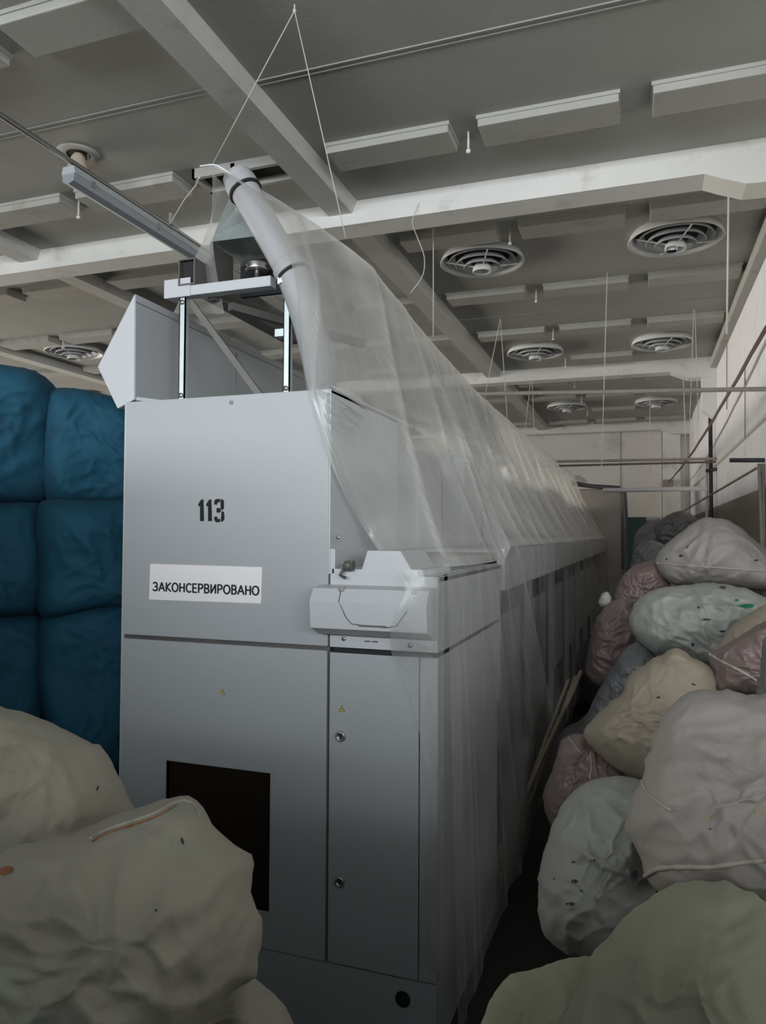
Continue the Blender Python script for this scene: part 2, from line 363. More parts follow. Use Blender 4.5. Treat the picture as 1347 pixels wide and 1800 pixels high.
# core that closes the gaps
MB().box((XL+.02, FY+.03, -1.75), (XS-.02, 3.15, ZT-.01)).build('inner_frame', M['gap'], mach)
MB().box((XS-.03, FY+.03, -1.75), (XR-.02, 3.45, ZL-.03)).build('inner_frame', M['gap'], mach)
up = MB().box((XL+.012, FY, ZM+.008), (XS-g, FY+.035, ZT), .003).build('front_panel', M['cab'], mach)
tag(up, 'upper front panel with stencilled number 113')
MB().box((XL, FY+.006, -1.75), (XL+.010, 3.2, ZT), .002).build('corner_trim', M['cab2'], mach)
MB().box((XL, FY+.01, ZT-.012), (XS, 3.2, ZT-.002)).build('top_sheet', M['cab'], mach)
# side of the upper cabinet
MB().box((XS-.03, FY+.004, ZL), (XS, 3.17, ZT), .003).build('side_panel', M['cab2'], mach)
MB().box((XS, FY+.004, ZL), (XS+.02, 2.9, ZL+.09), .004).build('side_skirt', M['cab2'], mach)
# lower doors: large left one with a smoked window, narrow right one with two locks
def wz(y): return y
wx0, wx1, wz0, wz1 = -1.703, -1.262, -1.345, -.856
ld = MB()
zb0 = -1.478
ld.box((XL+.012, FY, zb0), (wx0, FY+.03, ZM-.008)); ld.box((wx1, FY, zb0), (XS-.006, FY+.03, ZM-.008))
ld.box((wx0, FY, wz1), (wx1, FY+.03, ZM-.008)); ld.box((wx0, FY, zb0), (wx1, FY+.03, wz0))
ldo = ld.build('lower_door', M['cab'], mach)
MB().box((wx0-.002, FY+.018, wz0-.002), (wx1+.002, FY+.028, wz1+.002)).build('smoked_window', M['smoke'], ldo)
fr = MB(); w = .006
for a, b in (((wx0-w, FY-.003, wz0-w), (wx0, FY+.018, wz1+w)), ((wx1, FY-.003, wz0-w), (wx1+w, FY+.018, wz1+w)), ((wx0, FY-.003, wz1), (wx1, FY+.018, wz1+w)), ((wx0, FY-.003, wz0-w), (wx1, FY+.018, wz0))): fr.box(a, b)
fr.build('window_frame', M['cab'], ldo)
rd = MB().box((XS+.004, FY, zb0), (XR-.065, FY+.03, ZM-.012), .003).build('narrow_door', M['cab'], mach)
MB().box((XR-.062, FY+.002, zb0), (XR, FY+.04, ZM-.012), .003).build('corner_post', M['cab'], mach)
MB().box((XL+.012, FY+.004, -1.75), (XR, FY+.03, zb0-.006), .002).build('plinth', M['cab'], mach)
hl = MB().lathe((-.762, FY+.003, -1.548), [(.024, .004), (.026, .004), (.026, -.0), (.024, -.001)], 24, 'y').lathe((-.762, FY+.0025, -1.548), [(.024, 0), (.001, 0)], 24, 'y').build('cable_hole', M['gap'], mach)
for z in (-.699, -1.196):
    lk = MB().lathe((-.991, FY, z), [(.019, -.002), (.019, .006), (.016, .010), (.010, .010), (.010, .006), (.001, .006)], 20, 'y').build('lock', M['steel'], rd)
    MB().box((-.994, FY-.0085, z-.006), (-.988, FY-.006, z+.006)).build('keyhole', M['gap'], rd)
# mid band and seams
MB().box((XL+.012, FY+.012, ZM-.008), (XS, FY+.02, ZM+.008)).build('seam_strip', M['darkmetal'], mach)
MB().box((XS+.004, FY+.002, -.335), (XR, FY+.036, ZL)).build('front_panel', M['cab2'], mach)
MB().box((XS+.004, FY, -.393), (XR, FY+.036, -.335), .002).build('label_band', M['cab2'], mach)
MB().box((XS+.02, FY+.004, -.412), (-.8, FY+.012, -.396)).build('seam_strip', M['gap'], mach)
sb = MB()
for i in range(9):
    if i == 4: continue
    sb.box((-.905+i*.0055, FY-.0008, -.369), (-.905+i*.0055+.004, FY+.001, -.3645))
sb.build('small_print', M['ink'], mach)
for x, z in ((-.982, -.362), (-.74, -.372)):
    MB().lathe((x, FY, z), [(.008, 0), (.008, .004), (.001, .005)], 12, 'y').build('screw', M['steel'], mach)
# angled lid housing that projects above the narrow door
prof = [(-.175, 0), (-.182, .085), (-.225, .115), (-.315, .105), (-.345, .03), (-.345, 0)]
lid = MB().prism([(-1.062, FY-d, z) for z, d in prof], (-.652+1.062, 0, 0)).build('lid_housing', M['cab2'], mach)
def on_lid(x, z):
    for (z0, d0), (z1, d1) in zip(prof, prof[1:]):
        if z1 <= z <= z0: return (x, FY-(d0+(d1-d0)*(z-z0)/(z1-z0))-.0015, z)
    return (x, FY, z)
fl = [(-.958, -.19), (-.955, -.222), (-.93, -.275), (-.91, -.296), (-.86, -.299), (-.79, -.303), (-.755, -.296), (-.72, -.25), (-.695, -.2)]
MB().tube([on_lid(*p) for p in fl], .0012, 4).build('flap_seam', M['gap'], lid)
MB().box((-.885, FY-.1135, -.302), (-.79, FY-.108, -.297)).build('flap_pull', M['darkmetal'], lid)
for x in (-.955, -.7): MB().lathe((x, FY-.088, -.184), [(.01, -.01), (.01, .006), (.001, .008)], 12, 'y').build('hinge_stud', M['rust'], lid)
# stepped box above the lid, and the latch with its cable
MB().prism([(-1.03, FY+.004, -.12), (-.72, FY+.004, -.12), (-.70, FY+.004, -.175), (-1.03, FY+.004, -.175)], (0, .45, 0)).build('step_box', M['cab2'], mach)
MB().prism([(-.90, FY+.01, -.055), (-.78, FY+.01, -.055), (-.74, FY+.01, -.12), (-.92, FY+.01, -.12)], (0, .3, 0)).build('step_box', M['cab2'], mach)
lt = MB().box((-.975, FY-.02, -.125), (-.945, FY+.01, -.09), .004); lt.lathe((-.96, FY-.02, -.107), [(.016, 0), (.016, .012), (.008, .018), (.001, .018)], 14, 'y')
lt.tube([(-.98, FY-.01, -.12), (-.99, FY-.02, -.14), (-.97, FY-.02, -.15)], .006, 6); lt.build('latch', M['darkmetal'], mach)
MB().lathe((-1.005, FY+.0, -.01), [(.007, 0), (.007, .004), (.001, .005)], 12, 'y').build('screw', M['steel'], mach)
MB().lathe((-1.44, FY, .49), [(.008, 0), (.008, .004), (.001, .005)], 12, 'y').build('screw', M['rust'], mach)
# lower side: first cabinet, then the long body under the ledge
MB().box((XR-.02, FY+.03, -1.72), (XR, 3.2, ZM-.012), .003).build('side_panel', M['cab2'], mach)
MB().box((XR-.02, 3.2, -.79), (XR, 3.56, ZM-.012), .003).build('side_panel', M['cab2'], mach)
MB().box((XR-.02, 3.2, -1.72), (XR, 3.47, -.79)).build('side_panel', M['cab2'], mach)
MB().box((XR-.02, FY+.03, ZM-.012), (XR-.006, 3.56, ZM+.006)).build('seam_strip', M['gap'], mach)
MB().box((XR-.02, FY+.03, ZM+.004), (XR, 3.56, ZL), .003).build('side_panel', M['cab2'], mach)
MB().box((XS, FY+.02, ZL-.02), (XR-.0, 3.6, ZL), .002).build('ledge_sheet', M['cab2'], mach)
for i in range(5):
    y0 = 3.62+i*2.15
    MB().box((XR-.03, y0, -.27), (XR+.01, y0+2.12, -.065), .003).build('side_rail', M['cab2'], mach)
    MB().box((XS, y0, -.085), (XR, y0+2.12, -.07), .002).build('ledge_sheet', M['cab2'], mach)
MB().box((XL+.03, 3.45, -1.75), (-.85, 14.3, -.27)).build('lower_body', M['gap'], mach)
for i in range(7):
    y0 = 4.2+i*1.5
    MB().box((-.87, y0, -1.7), (-.80, y0+.1, -.27), .004).build('post', M['cab'], mach)
    MB().box((-.86, y0+.35, -1.3), (-.82, y0+1.1, -.5), .01).build('guard', M['cab'], mach)
# upper modules behind the sheet, dark gaps between
ys = ((3.50, 3.95), (4.5, 5.0), (5.75, 7.4), (7.9, 9.6), (10.1, 11.9), (12.3, 14.2))
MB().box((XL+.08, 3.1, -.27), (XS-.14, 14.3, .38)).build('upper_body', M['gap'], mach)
for i, (a, b) in enumerate(ys):
    MB().box((XL+.02, a, -.07), (XS, b, .5 if i % 2 else .42), .01).build('module_cover', M['cab2'], mach)
# stencilled number
def poly(name, pts, m, par, y=FY-.0012, d=.001):
    mb = MB()
    for p in pts: mb.prism([(x, y, z) for x, z in p], (0, d, 0))
    return mb.build(name, m, par)
def zpx(x, y): p = px(x, y, 1, FY); return (p[0], p[2])
def PP(*pts): return [zpx(*p) for p in pts]
nb = [PP((349, 886), (354, 878), (358, 878), (359, 916), (352, 916), (352, 890), (349, 890)),
      PP((363, 886), (368, 878), (372, 878), (373, 916), (366, 916), (366, 890), (363, 890)),
      PP((377, 880), (381, 877), (387, 877), (387, 883), (383, 883), (382, 887), (377, 887)),
      PP((388, 877), (392, 878), (394, 881), (394, 894), (391, 897), (388, 894)),
      PP((381, 893), (387, 893), (389, 897), (387, 901), (381, 901)),
      PP((390, 898), (394, 900), (395, 912), (392, 917), (388, 917)),
      PP((377, 908), (382, 908), (383, 912), (387, 912), (387, 918), (380, 918), (377, 914))]
poly('stencil_number', nb, M['ink'], up)
# paper sign
sg = thing('paper_sign', px(360, 1060, 1, FY-.003), 'white paper sign with black Cyrillic word, taped slightly askew under number 113', 'sign')
cor = [px(264, 991, 1, FY-.003), px(461, 997, 1, FY-.003), px(459, 1061, 1, FY-.003), px(262, 1054, 1, FY-.003)]
MB().prism(cor, (0, .0012, 0)).build('paper', M['paper'], sg)
def arc(cx, cz, rx, rz, a0, a1, n=10): return [(cx+rx*math.cos(math.radians(a0+(a1-a0)*k/n)), cz+rz*math.sin(math.radians(a0+(a1-a0)*k/n))) for k in range(n+1)]
GLYPH = {  # stroke letters on a 0..w by 0..1 cell
    'З': (.56, [arc(.26, .75, .24, .25, 150, -90), arc(.25, .26, .28, .26, 90, -150)]),
    'А': (.66, [[(0, 0), (.33, 1), (.66, 0)], [(.12, .33), (.54, .33)]]),
    'К': (.58, [[(.06, 0), (.06, 1)], [(.56, 1), (.08, .5), (.58, 0)]]),
    'О': (.72, [arc(.36, .5, .34, .5, 0, 360, 24)]),
    'Н': (.60, [[(.06, 0), (.06, 1)], [(.56, 0), (.56, 1)], [(.06, .52), (.56, .52)]]),
    'С': (.60, [arc(.38, .5, .34, .5, 52, 308, 18)]),
    'Е': (.50, [[(.48, 1), (.06, 1), (.06, 0), (.48, 0)], [(.06, .52), (.44, .52)]]),
    'Р': (.54, [[(.06, 0), (.06, 1), (.28, 1)]+arc(.28, .74, .24, .26, 90, -90)+[(.06, .48)]]),
    'В': (.56, [[(.06, 0), (.06, 1), (.28, 1)]+arc(.28, .76, .21, .24, 90, -90)+[(.06, .52)], [(.28, .52)]+arc(.28, .26, .25, .26, 90, -90)+[(.06, 0)]]),
    'И': (.62, [[(.06, 1), (.06, 0), (.56, 1), (.56, 0)]]),
}
def lettering(txt, p0, p1, h, m, par, name, th=.19):
    mb = MB(); tot = sum(GLYPH[c][0]+.17 for c in txt)-.17; x = 0; a = Vector(p0); d = (Vector(p1)-a)/tot; layer = 0
    def W(u, v): return a+d*(x+u)+Vector((0, 0, v*h))
    for c in txt:
        w_, strokes = GLYPH[c]
        for st in strokes:
            for q0, q1 in zip(st, st[1:]):
                A_, B_ = Vector((q0[0], q0[1])), Vector((q1[0], q1[1])); t = (B_-A_).normalized()
                n_ = Vector((-t.y, t.x))*th/2; A_ = A_-t*th*.30; B_ = B_+t*th*.30; layer += 1
                off = Vector((0, -.00002*(layer % 7), 0))
                mb.add([W(*(A_+n_))+off, W(*(A_-n_))+off, W(*(B_-n_))+off, W(*(B_+n_))+off], [(0, 1, 2, 3)])
        x += w_+.17
    return mb.build(name, m, par)
lettering('ЗАКОНСЕРВИРОВАНО', px(269, 1038, 1, FY-.0036), px(455, 1046, 1, FY-.0036), .031, M['ink'], sg, 'lettering')
# yellow warning triangles
for i, (x, y, par) in enumerate(((391, 1216, ldo), (601, 1246, rd))):
    cx, cz = zpx(x, y); a = .012
    tr_ = poly('warning_sticker', [[(cx-a, cz-a*.8), (cx+a, cz-a*.8), (cx, cz+a*1.0)]], M['ink'], par, FY-.0006, .0006)
    poly('sticker_face', [[(cx-a*.78, cz-a*.67), (cx+a*.78, cz-a*.67), (cx, cz+a*.74)]], M['yellow'], par, FY-.0010, .0003)
    poly('lightning_mark', [[(cx+.001, cz+.005), (cx-.003, cz-.001), (cx+.0015, cz-.0015), (cx-.001, cz-.007), (cx+.0005, cz-.0065), (cx+.0035, cz+.0), (cx-.0005, cz+.0005)]], M['ink'], par, FY-.0014, .0003)

# five-sided trough housing along the left top
hd = thing('feed_trough', (-2.0, 3, .52), 'pale grey five-sided sheet-metal trough lying along the machine top left', 'trough')
pp = [(-2.139, .694), (-1.955, .982), (-1.952, .552), (-1.965, .53), (-2.04, .51)]
pp = [(-2.139, .694), (-1.96, .982), (-1.955, .548), (-2.036, .515)]
MB().prism([(x, 2.5, z) for x, z in pp], (0, .004, 0)).build('end_plate', M['cab2'], hd)
sd = MB(); Yb = 6.2
for (a, b) in zip(pp, pp[1:]+pp[:1]): sd.prism([(a[0], 2.503, a[1]), (b[0], 2.503, b[1]), (b[0], Yb, b[1]), (a[0], Yb, a[1])], (.003, 0, 0))
sd.build('side_sheet', M['cab'], hd)
MB().prism([(-1.955, 2.51, .56), (-1.955, 2.51, .545), (-1.8, 2.51, .525), (-1.8, 2.51, .535)], (0, 3, 0)).build('bottom_flange', M['cab'], hd)
sm = MB(); sm.tube([(-1.9565, 2.503, .95), (-1.9565, 6, .95)], .0015, 4); sm.tube([(-1.9555, 3.3, .93), (-1.9555, 3.3, .68)], .002, 4); sm.build('fold_line', M['darkmetal'], hd)
for y in (2.55, 3.2, 3.4, 4.2): MB().lathe((0, 0, 0), [(.008, 0), (.008, .006), (.001, .007)], 10).build('screw', M['steel'], hd).location = Vector((-1.955, y, .955))-ORG[hd]

# frame on the machine top
FRY = 2.6
frm = thing('top_frame', (-1.6, FRY, .52), 'white steel frame with slotted posts standing on the machine roof', 'frame')
ZF = 1.0
MB().box((-1.887, FRY, .988), (-1.39, FRY+.05, 1.03), .003).build('cross_channel', M['cab2'], frm)
MB().box((-1.887, FRY-.004, .985), (-1.76, FRY+.0, 1.062)).build('end_plate', M['cab2'], frm)
for x in (-1.806, -1.322):
    MB().box((x-.014, FRY+.01, .52), (x+.014, FRY+.018, .985)).box((x-.014, FRY+.01, .52), (x-.010, FRY+.036, .985)).box((x+.010, FRY+.01, .52), (x+.014, FRY+.036, .985)).build('slotted_post', M['galv'], frm)
    bl = MB()
    for z in (.575, .965): bl.lathe((x, FRY+.01, z), [(.011, -.002), (.011, .006), (.001, .008)], 6, 'y')
    bl.build('bolt', M['steel'], frm)
MB().tube([(-1.79, FRY+.05, .975), (-1.46, 2.72, .53)], .013, sq=True).build('diagonal_brace', M['darkmetal'], frm)
# open square tube seen end on
tb = MB(); x0, x1, z0, z1 = -1.815, -1.735, 1.03, 1.14; th = .006; ya, yb = 2.59, 3.6
for a, b in (((x0, ya, z0), (x0+th, yb, z1)), ((x1-th, ya, z0), (x1, yb, z1)), ((x0+th, ya, z1-th), (x1-th, yb, z1)), ((x0+th, ya, z0), (x1-th, yb, z0+th))): tb.box(a, b)
tb.build('square_tube', M['darkmetal'], frm)
MB().box((x0+th, ya+.02, z0+th), (x1-th, ya+.03, z1-th)).build('tube_bore', M['gap'], frm)
MB().tube([(-1.62, 2.68, .95), (-1.28, 3.35, .93)], .016, sq=True).build('angle_rail', M['darkmetal'], frm)
MB().tube([(-1.70, 2.66, 1.0), (-1.50, 3.3, 1.0)], .02, sq=True).build('angle_rail', M['darkmetal'], frm)
MB().box((-1.40, 2.66, .80), (-1.35, 2.7, .83)).build('rail_foot', M['galv'], frm)
# galvanised duct mouth with a pyramid hood
dm = thing('duct_hood', (-1.56, 2.8, 1.03), 'galvanised duct mouth with pointed hood between the frame and the grey pipe', 'duct')
q = lambda x, y, Y=2.7: px(x, y, 1, Y)
hdm = MB(); A = q(371, 425); B = q(450, 415); T1 = q(402, 350, 2.78); T2 = q(430, 345, 2.85)
hdm.add([A, B, T2, T1, (A[0], 3.0, A[2]), (B[0], 3.0, B[2])], [(0, 1, 2, 3), (0, 3, 4), (1, 5, 2), (3, 2, 5, 4)]); hdm.build('hood', M['galv'], dm)
MB().add([A, q(371, 497), q(410, 499, 2.85), q(410, 452, 2.85)], [(0, 1, 2, 3)]).add([(A[0]-.004, A[1], A[2]), (A[0]-.004, A[1], q(371, 497)[2]), (A[0]+.01, A[1]-.003, q(371, 497)[2]), (A[0]+.01, A[1]-.003, A[2])], [(0, 1, 2, 3)]).build('side_plate', M['darkmetal'], dm)
MB().box((A[0]+.01, 2.93, A[2]-.17), (B[0]+.04, 2.95, A[2]-.005)).build('throat', M['gap'], dm)
pl_ = thing('pulley', q(452, 478, 2.85), 'shiny belt pulley between the top frame and the grey pipe', 'pulley')
c_ = q(452, 470, 2.85); MB().lathe(c_, [(.001, .012), (.03, .012), (.045, .016), (.05, .012), (.04, 0), (.05, -.012), (.045, -.016), (.001, -.012)], 24).build('wheel', M['steel'], pl_)
MB().tube([(c_[0], c_[1], c_[2]-.06), (c_[0], c_[1], c_[2]+.02)], .01, 8).build('axle', M['steel'], pl_)
# big grey pipe with couplings and elbow
pw = thing('duct_pipe', q(560, 690, 2.85), 'thick grey plastic duct pipe with black-ringed couplings slanting down under the sheet', 'pipe')
def bez(p, n=8):
    return [Vector(v) for i in range(len(p)-1) for v in [Vector(p[i]).lerp(Vector(p[i+1]), k/n) for k in range(n)]]+[Vector(p[-1])]
P0, P1, P2, P3, P4 = q(416, 310, 2.60), q(512, 478, 2.60), q(540, 545, 2.60), q(560, 620, 2.68), q(566, 690, 2.80)
MB().tube(bez([P0, P1]), .060, 28).build('straight_pipe', M['pvc'], pw)
sm_ = []
for i in range(17):
    t_ = i/16; a = Vector(P1).lerp(Vector(P2), t_); b = Vector(P2).lerp(Vector(P3), t_); c = Vector(P3).lerp(Vector(P4), t_)
    sm_.append((a.lerp(b, t_)).lerp(b.lerp(c, t_), t_))
MB().tube(sm_, .064, 28).build('elbow', M['pvc'], pw)
for s_, e_ in ((.05, .17), (.93, 1.04)):
    d = Vector(P1)-Vector(P0)
    MB().tube([Vector(P0)+d*s_, Vector(P0)+d*(s_+.02), Vector(P0)+d*(e_-.02), Vector(P0)+d*e_], [.062, .067, .067, .062], 28).build('coupling', M['pvc'], pw)
    MB().tube([Vector(P0)+d*(e_-.016), Vector(P0)+d*(e_+.008)], .0695, 28).build('gasket_ring', M['rubber'], pw)
lab = px(488, 486, 1, 2.545); MB().prism([lab, (lab[0]+.03, lab[1], lab[2]+.012), (lab[0]+.03, lab[1], lab[2]-.02), (lab[0], lab[1], lab[2]-.03)], (0, .003, 0)).build('pipe_label', M['paper'], pw)

# wrapped cabinet at the far end of the machine
wc = thing('wrapped_cabinet', (-.9, 14.6, -1.75), 'tall cabinet wrapped in dark-edged plastic at the far end of the machine', 'cabinet')
MB().box((-1.7, 14.35, -1.75), (-.33, 15.6, .88), .04).build('cabinet_body', mat('wrapped_grey', (.4, .37, .33), .6, nscale=3, namt=.2), wc)
MB().tube([(-1.25, 14.33, 1.0), (-.9, 14.33, .93), (-.4, 14.33, .88), (-.31, 14.33, .78), (-.3, 14.33, .3), (-.31, 14.33, -.6)], [.05, .04, .05, .05, .06, .05], 8).build('edge_wrap', mat('dark_wrap', (.1, .1, .12), .35, nscale=20, namt=.4, spec=.6), wc)
MB().add([(-1.3, 14.1, 1.08), (-1.0, 14.1, .98), (-.95, 14.3, 1.02), (-1.28, 14.5, 1.16), (-1.1, 14.25, 1.14)], [(0, 1, 4), (1, 2, 4), (2, 3, 4), (3, 0, 4)]).build('loose_film', mat('crumpled_film', (.85, .87, .9), .2, spec=.8), wc)

# ================================================================== plastic sheets
def lerp_tab(tab, y):
    if y <= tab[0][0]: return tab[0][1]
    for (a, p), (b, q_) in zip(tab, tab[1:]):
        if y <= b:
            t = (y-a)/(b-a); return tuple(u+(v-u)*t for u, v in zip(p, q_))
    return tab[-1][1]
def noi(x, y, z=0): return noise.noise(Vector((x, y, z)))
def ridged(x, y, z=0): return 1-2*abs(noi(x, y, z))
def ridgept(y): return lerp_tab([(2.5, (-1.58, 1.43)), (2.62, (-1.37, 1.43)), (2.78, (-1.22, 1.31)), (3.2, (-1.19, 1.26)), (4.2, (-1.2, 1.18)), (5.6, (-1.2, 1.11)), (8.4, (-1.2, 1.10)), (14.2, (-1.2, 1.17))], y)
def ledgept(y): return lerp_tab([(2.38, (-.638, -.128)), (3.6, (-.63, -.115)), (3.72, (-.622, -.055)), (14.3, (-.62, -.04))], y)
# front-edge points of the draped sheet, from top to hem
fe = [px(375, 292, 1, 2.5), px(448, 345, 1, 2.42), px(512, 460, 1, 2.40), px(528, 590, 1, 2.41), px(540, 680, 1, 2.385), px(583, 820, 1, 2.385), px(640, 930, 0, -1.0), px(690, 1000, 0, -.86)]
def catmull(P, n):
    P = [Vector(p) for p in P]; P = [P[0]*2-P[1]]+P+[P[-1]*2-P[-2]]; out = []
    m_ = len(P)-3
    for i in range(n+1):
        t = i/n*m_; k_ = min(int(t), m_-1); t -= k_; a, b, c, d = P[k_:k_+4]
        out.append(.5*((2*b)+(-a+c)*t+(2*a-5*b+4*c-d)*t*t+(-a+3*b-3*c+d)*t**3))
    return out
NV1 = 44
edge = catmull(fe, NV1-1)+[]
CREASE = [(2.3, 2.1), (2.62, 2.38), (2.95, 2.42), (3.25, 2.95), (3.75, 3.28), (4.1, 3.52), (4.22, 3.70), (4.75, 4.25), (5.05, 4.6), (5.7, 5.0), (6.0, 5.6), (6.9, 6.2), (7.4, 7.0), (8.2, 7.9), (9.3, 8.7), (10.2, 9.9), (11.2, 10.7), (12.3, 12.0), (13.4, 13.1), (14.9, 14.8)]
def crease_at(y, s):
    pos = [a+(b-a)*s+.05*noi(a*3, s*2.2)*math.sin(PI*s) for a, b in CREASE]
    for i in range(len(pos)-1):
        if pos[i] <= y <= pos[i+1]:
            w_ = pos[i+1]-pos[i]; t = (y-pos[i])/w_; break
    else: return 0, 0
    sag = -(math.sin(PI*t)**.75)*min(.13, w_*.26)*(.55+.9*abs(noi(pos[i]*3.3, 5)))*min(1, .15+s*3)
    a = CREASE[i][0]; d = min(y-pos[i], pos[i+1]-y); c_ = math.exp(-(d/(.010+.0035*(y-2.4)))**2)*(.45+1.1*abs(noi(a*7.7, s*2.5)))
    return sag, c_
def upper_sheet():
    CRS = []
    Ys = [2.5]; y = 2.5
    while y < 14.2: y += .013+.004*(y-2.5); Ys.append(y)
    V = []; UV = []; NV = NV1
    e = edge[:NV]
    n_s = len(Ys)
    for i, y in enumerate(Ys):
        R = Vector((ridgept(y)[0], y, ridgept(y)[1])); Lx, Lz = ledgept(y); Lp = Vector((Lx, max(y, 2.385), Lz))
        w = max(0, 1-(y-2.5)/.75); w = w*w*(3-2*w)
        for j in range(NV):
            s = j/(NV-1)
            p = R.lerp(Lp, s)
            # slight sag, then folds
            sag = .02*max(0, math.sin(PI*s))*(1+.5*noi(y*.8, 3))
            nrm = Vector((.9, 0, .42))
            yy = y+.25*s*noi(y*.9, 9)*1.0
            sg_, cr_ = crease_at(y, s); env = math.sin(PI*min(1, .04+s*.95))**.5*min(1, (1-s)*14)
            f = sg_*env+.022*noi(yy*2.6+s, s*1.6, 4)*env+.006*ridged(yy*9+s*2, s*2.5, 2)*env
            CRS.append(max(cr_*.9, math.exp(-((s-.985)/.012)**2)*.5, math.exp(-(s/.02)**2)*.5))
            fall = 1/(1+.04*(y-2.5))
            p = p-nrm*sag+nrm*f*fall
            p.y += .05*(noi(y*2, s*2, 7))*math.sin(PI*s)
            if s > .97: p.z += .0
            # blend towards the hand-placed front edge
            E_ = Vector(e[j]) if j < len(e) else p
            p = p.lerp(E_+nrm*.3*f*min(1, (y-2.5)*3)+Vector((0, (y-2.5), 0))*(1-w)*0, w) if w > 0 else p
            if w > 0:                       # keep the columns apart near the edge
                base = E_; far = R.lerp(Lp, s)
            if p.x > XS-.0 and p.z < ZL+.02 and p.y > FY: p.z = max(p.z, ZL+.008)
            if p.z < ZT+.012 and p.x < XS+.004 and p.y > FY-.014: p.y = FY-.014
            V.append(p); UV.append((y, s*1.5))
    F_ = [(i*NV+j, i*NV+j+1, (i+1)*NV+j+1, (i+1)*NV+j) for i in range(n_s-1) for j in range(NV-1)]
    mb = MB().add(V, F_, True); mb.uv = UV; mb.cr = CRS; return mb
shp = thing('plastic_sheet', (-.9, 5, 1.1), 'long clear plastic dust sheet draped over the machine and hung from strings', 'sheet')
upper_sheet().build('slope_sheet', M['film'], shp)
# hanging skirt in front of the side, from ledge to near the floor
def skirt(y0, y1, hem, lean0=0, seed=0, out=.0, step=.016, topz=None):
    V = []; UV = []; CR_ = []; NV = 30; Ys = []; y = y0
    while y < y1: Ys.append(y); y += step*(1+.25*(y-y0))
    for i, y in enumerate(Ys):
        Lx, Lz = ledgept(y)
        if topz: Lz = topz
        h = hem+.05*noi(y*3, seed)
        for j in range(NV):
            s = j/(NV-1); z = Lz+(h-Lz)*s
            fr_ = 1-2*abs(noi(y*5.5+s*.25, s*.35, seed)); x = Lx+out+.014+.022*s*max(fr_, -.3)+.007*noi(y*15, s*.8, seed)*min(1, s*4)+.03*s
            CR_.append(max(0, fr_-.90)*7*(.3+.7*s)+math.exp(-((i-len(Ys)+1)/.7)**2)*.8)
            yy = y+lean0*s*((y-y0)/(y1-y0))**2
            V.append((x, yy, z)); UV.append((y+3.3, s*1.7+1.5))
    n_ = len(Ys); F_ = [(i*NV+j, i*NV+j+1, (i+1)*NV+j+1, (i+1)*NV+j) for i in range(n_-1) for j in range(NV-1)]
    mb = MB().add(V, F_, True); mb.uv = UV; mb.cr = CR_; return mb
skirt(2.40, 3.80, -1.6, 1.7, 1, .012).build('side_skirt', M['filmclear'], shp)
skirt(3.60, 14.2, -1.5, 0, 5, -.005, .03).build('side_skirt', M['filmfar'], shp)
# corner flap wrapping round on to the front of the narrow door
def flap():
    le = catmull([px(690, 1000, 1, FY-.10), px(712, 1035, 1, FY-.12), px(690, 1100, 1, FY-.125), px(690, 1150, 1, FY-.02), px(722, 1220, 1, FY-.015), px(740, 1290, 1, FY-.015), px(762, 1420, 1, FY-.015), px(752, 1560, 1, FY-.015), px(742, 1700, 1, FY-.02)], 40)
    V = []; UV = []
    for j, p in enumerate(le):
        z = p.z; fy = min(p.y, FY-.012) if z > -.36 else FY-.014
        re = Vector((-.632, FY-.012 if z < -.36 else FY-.11, z+.0)); r2 = Vector((-.628, FY+.03, z))
        for k_ in range(13):
            t = k_/12; q_ = p.lerp(re, t/.85) if t < .85 else re.lerp(r2, (t-.85)/.15)
            q_ = q_+Vector((0, -.010*max(0, ridged(t*3+1, z*1.5, 8)), 0)); V.append(q_); UV.append((q_.x*1.0, z))
    F_ = [(i*13+j, i*13+j+1, (i+1)*13+j+1, (i+1)*13+j) for i in range(len(le)-1) for j in range(12)]
    mb = MB().add(V, F_, True); mb.uv = UV; return mb
flap().build('corner_flap', M['filmclear'], shp)
# cover over the ledge corner between slope and front
# left side of the tent: falls from the ridge behind the frame
def leftfall():
    V = []; UV = []; Ys = []; y = 2.5
    while y < 14: Ys.append(y); y += .022*(1+.5*(y-2.5))
    NV = 20
    for y in Ys:
        R = ridgept(y); k_ = min(1, (y-2.5)/.9); 
        q0 = Vector(px(268, 535, 1, 2.52)) if y < 2.6 else None
        bx, bz = lerp_tab([(2.5, (-1.66, .93)), (2.66, (-1.98, .985)), (2.78, (-2.06, .985)), (3.1, (-1.98, .99)), (14, (-1.98, .99))], y)
        for j in range(NV):
            s = j/(NV-1)
            tx = lerp_tab([(2.5, (-1.60,)), (2.85, (-1.63,)), (3.5, (-1.2,)), (14, (-1.2,))], y)[0]
            p = Vector((tx, y, R[1])).lerp(Vector((bx, y+.2*max(0, 1-(y-2.5)/.5), bz)), s)
            p += Vector((-.3, 0, .1))*.0+Vector((-.5, 0, -.5)).normalized()*0
            p.x += min(1, (y-2.4)*2)*(.03*ridged(y*4, s*.6, 11)-.05*math.sin(PI*s))*math.sin(PI*min(1, s*1.0+.02))
            p.x -= .02*math.sin(PI*s)
            V.append(p); UV.append((y, s))
    F_ = [(i*NV+j, i*NV+j+1, (i+1)*NV+j+1, (i+1)*NV+j) for i in range(len(Ys)-1) for j in range(NV-1)]
    mb = MB().add(V, F_, True); mb.uv = UV; return mb
leftfall().build('back_fall', M['filmclear'], shp)
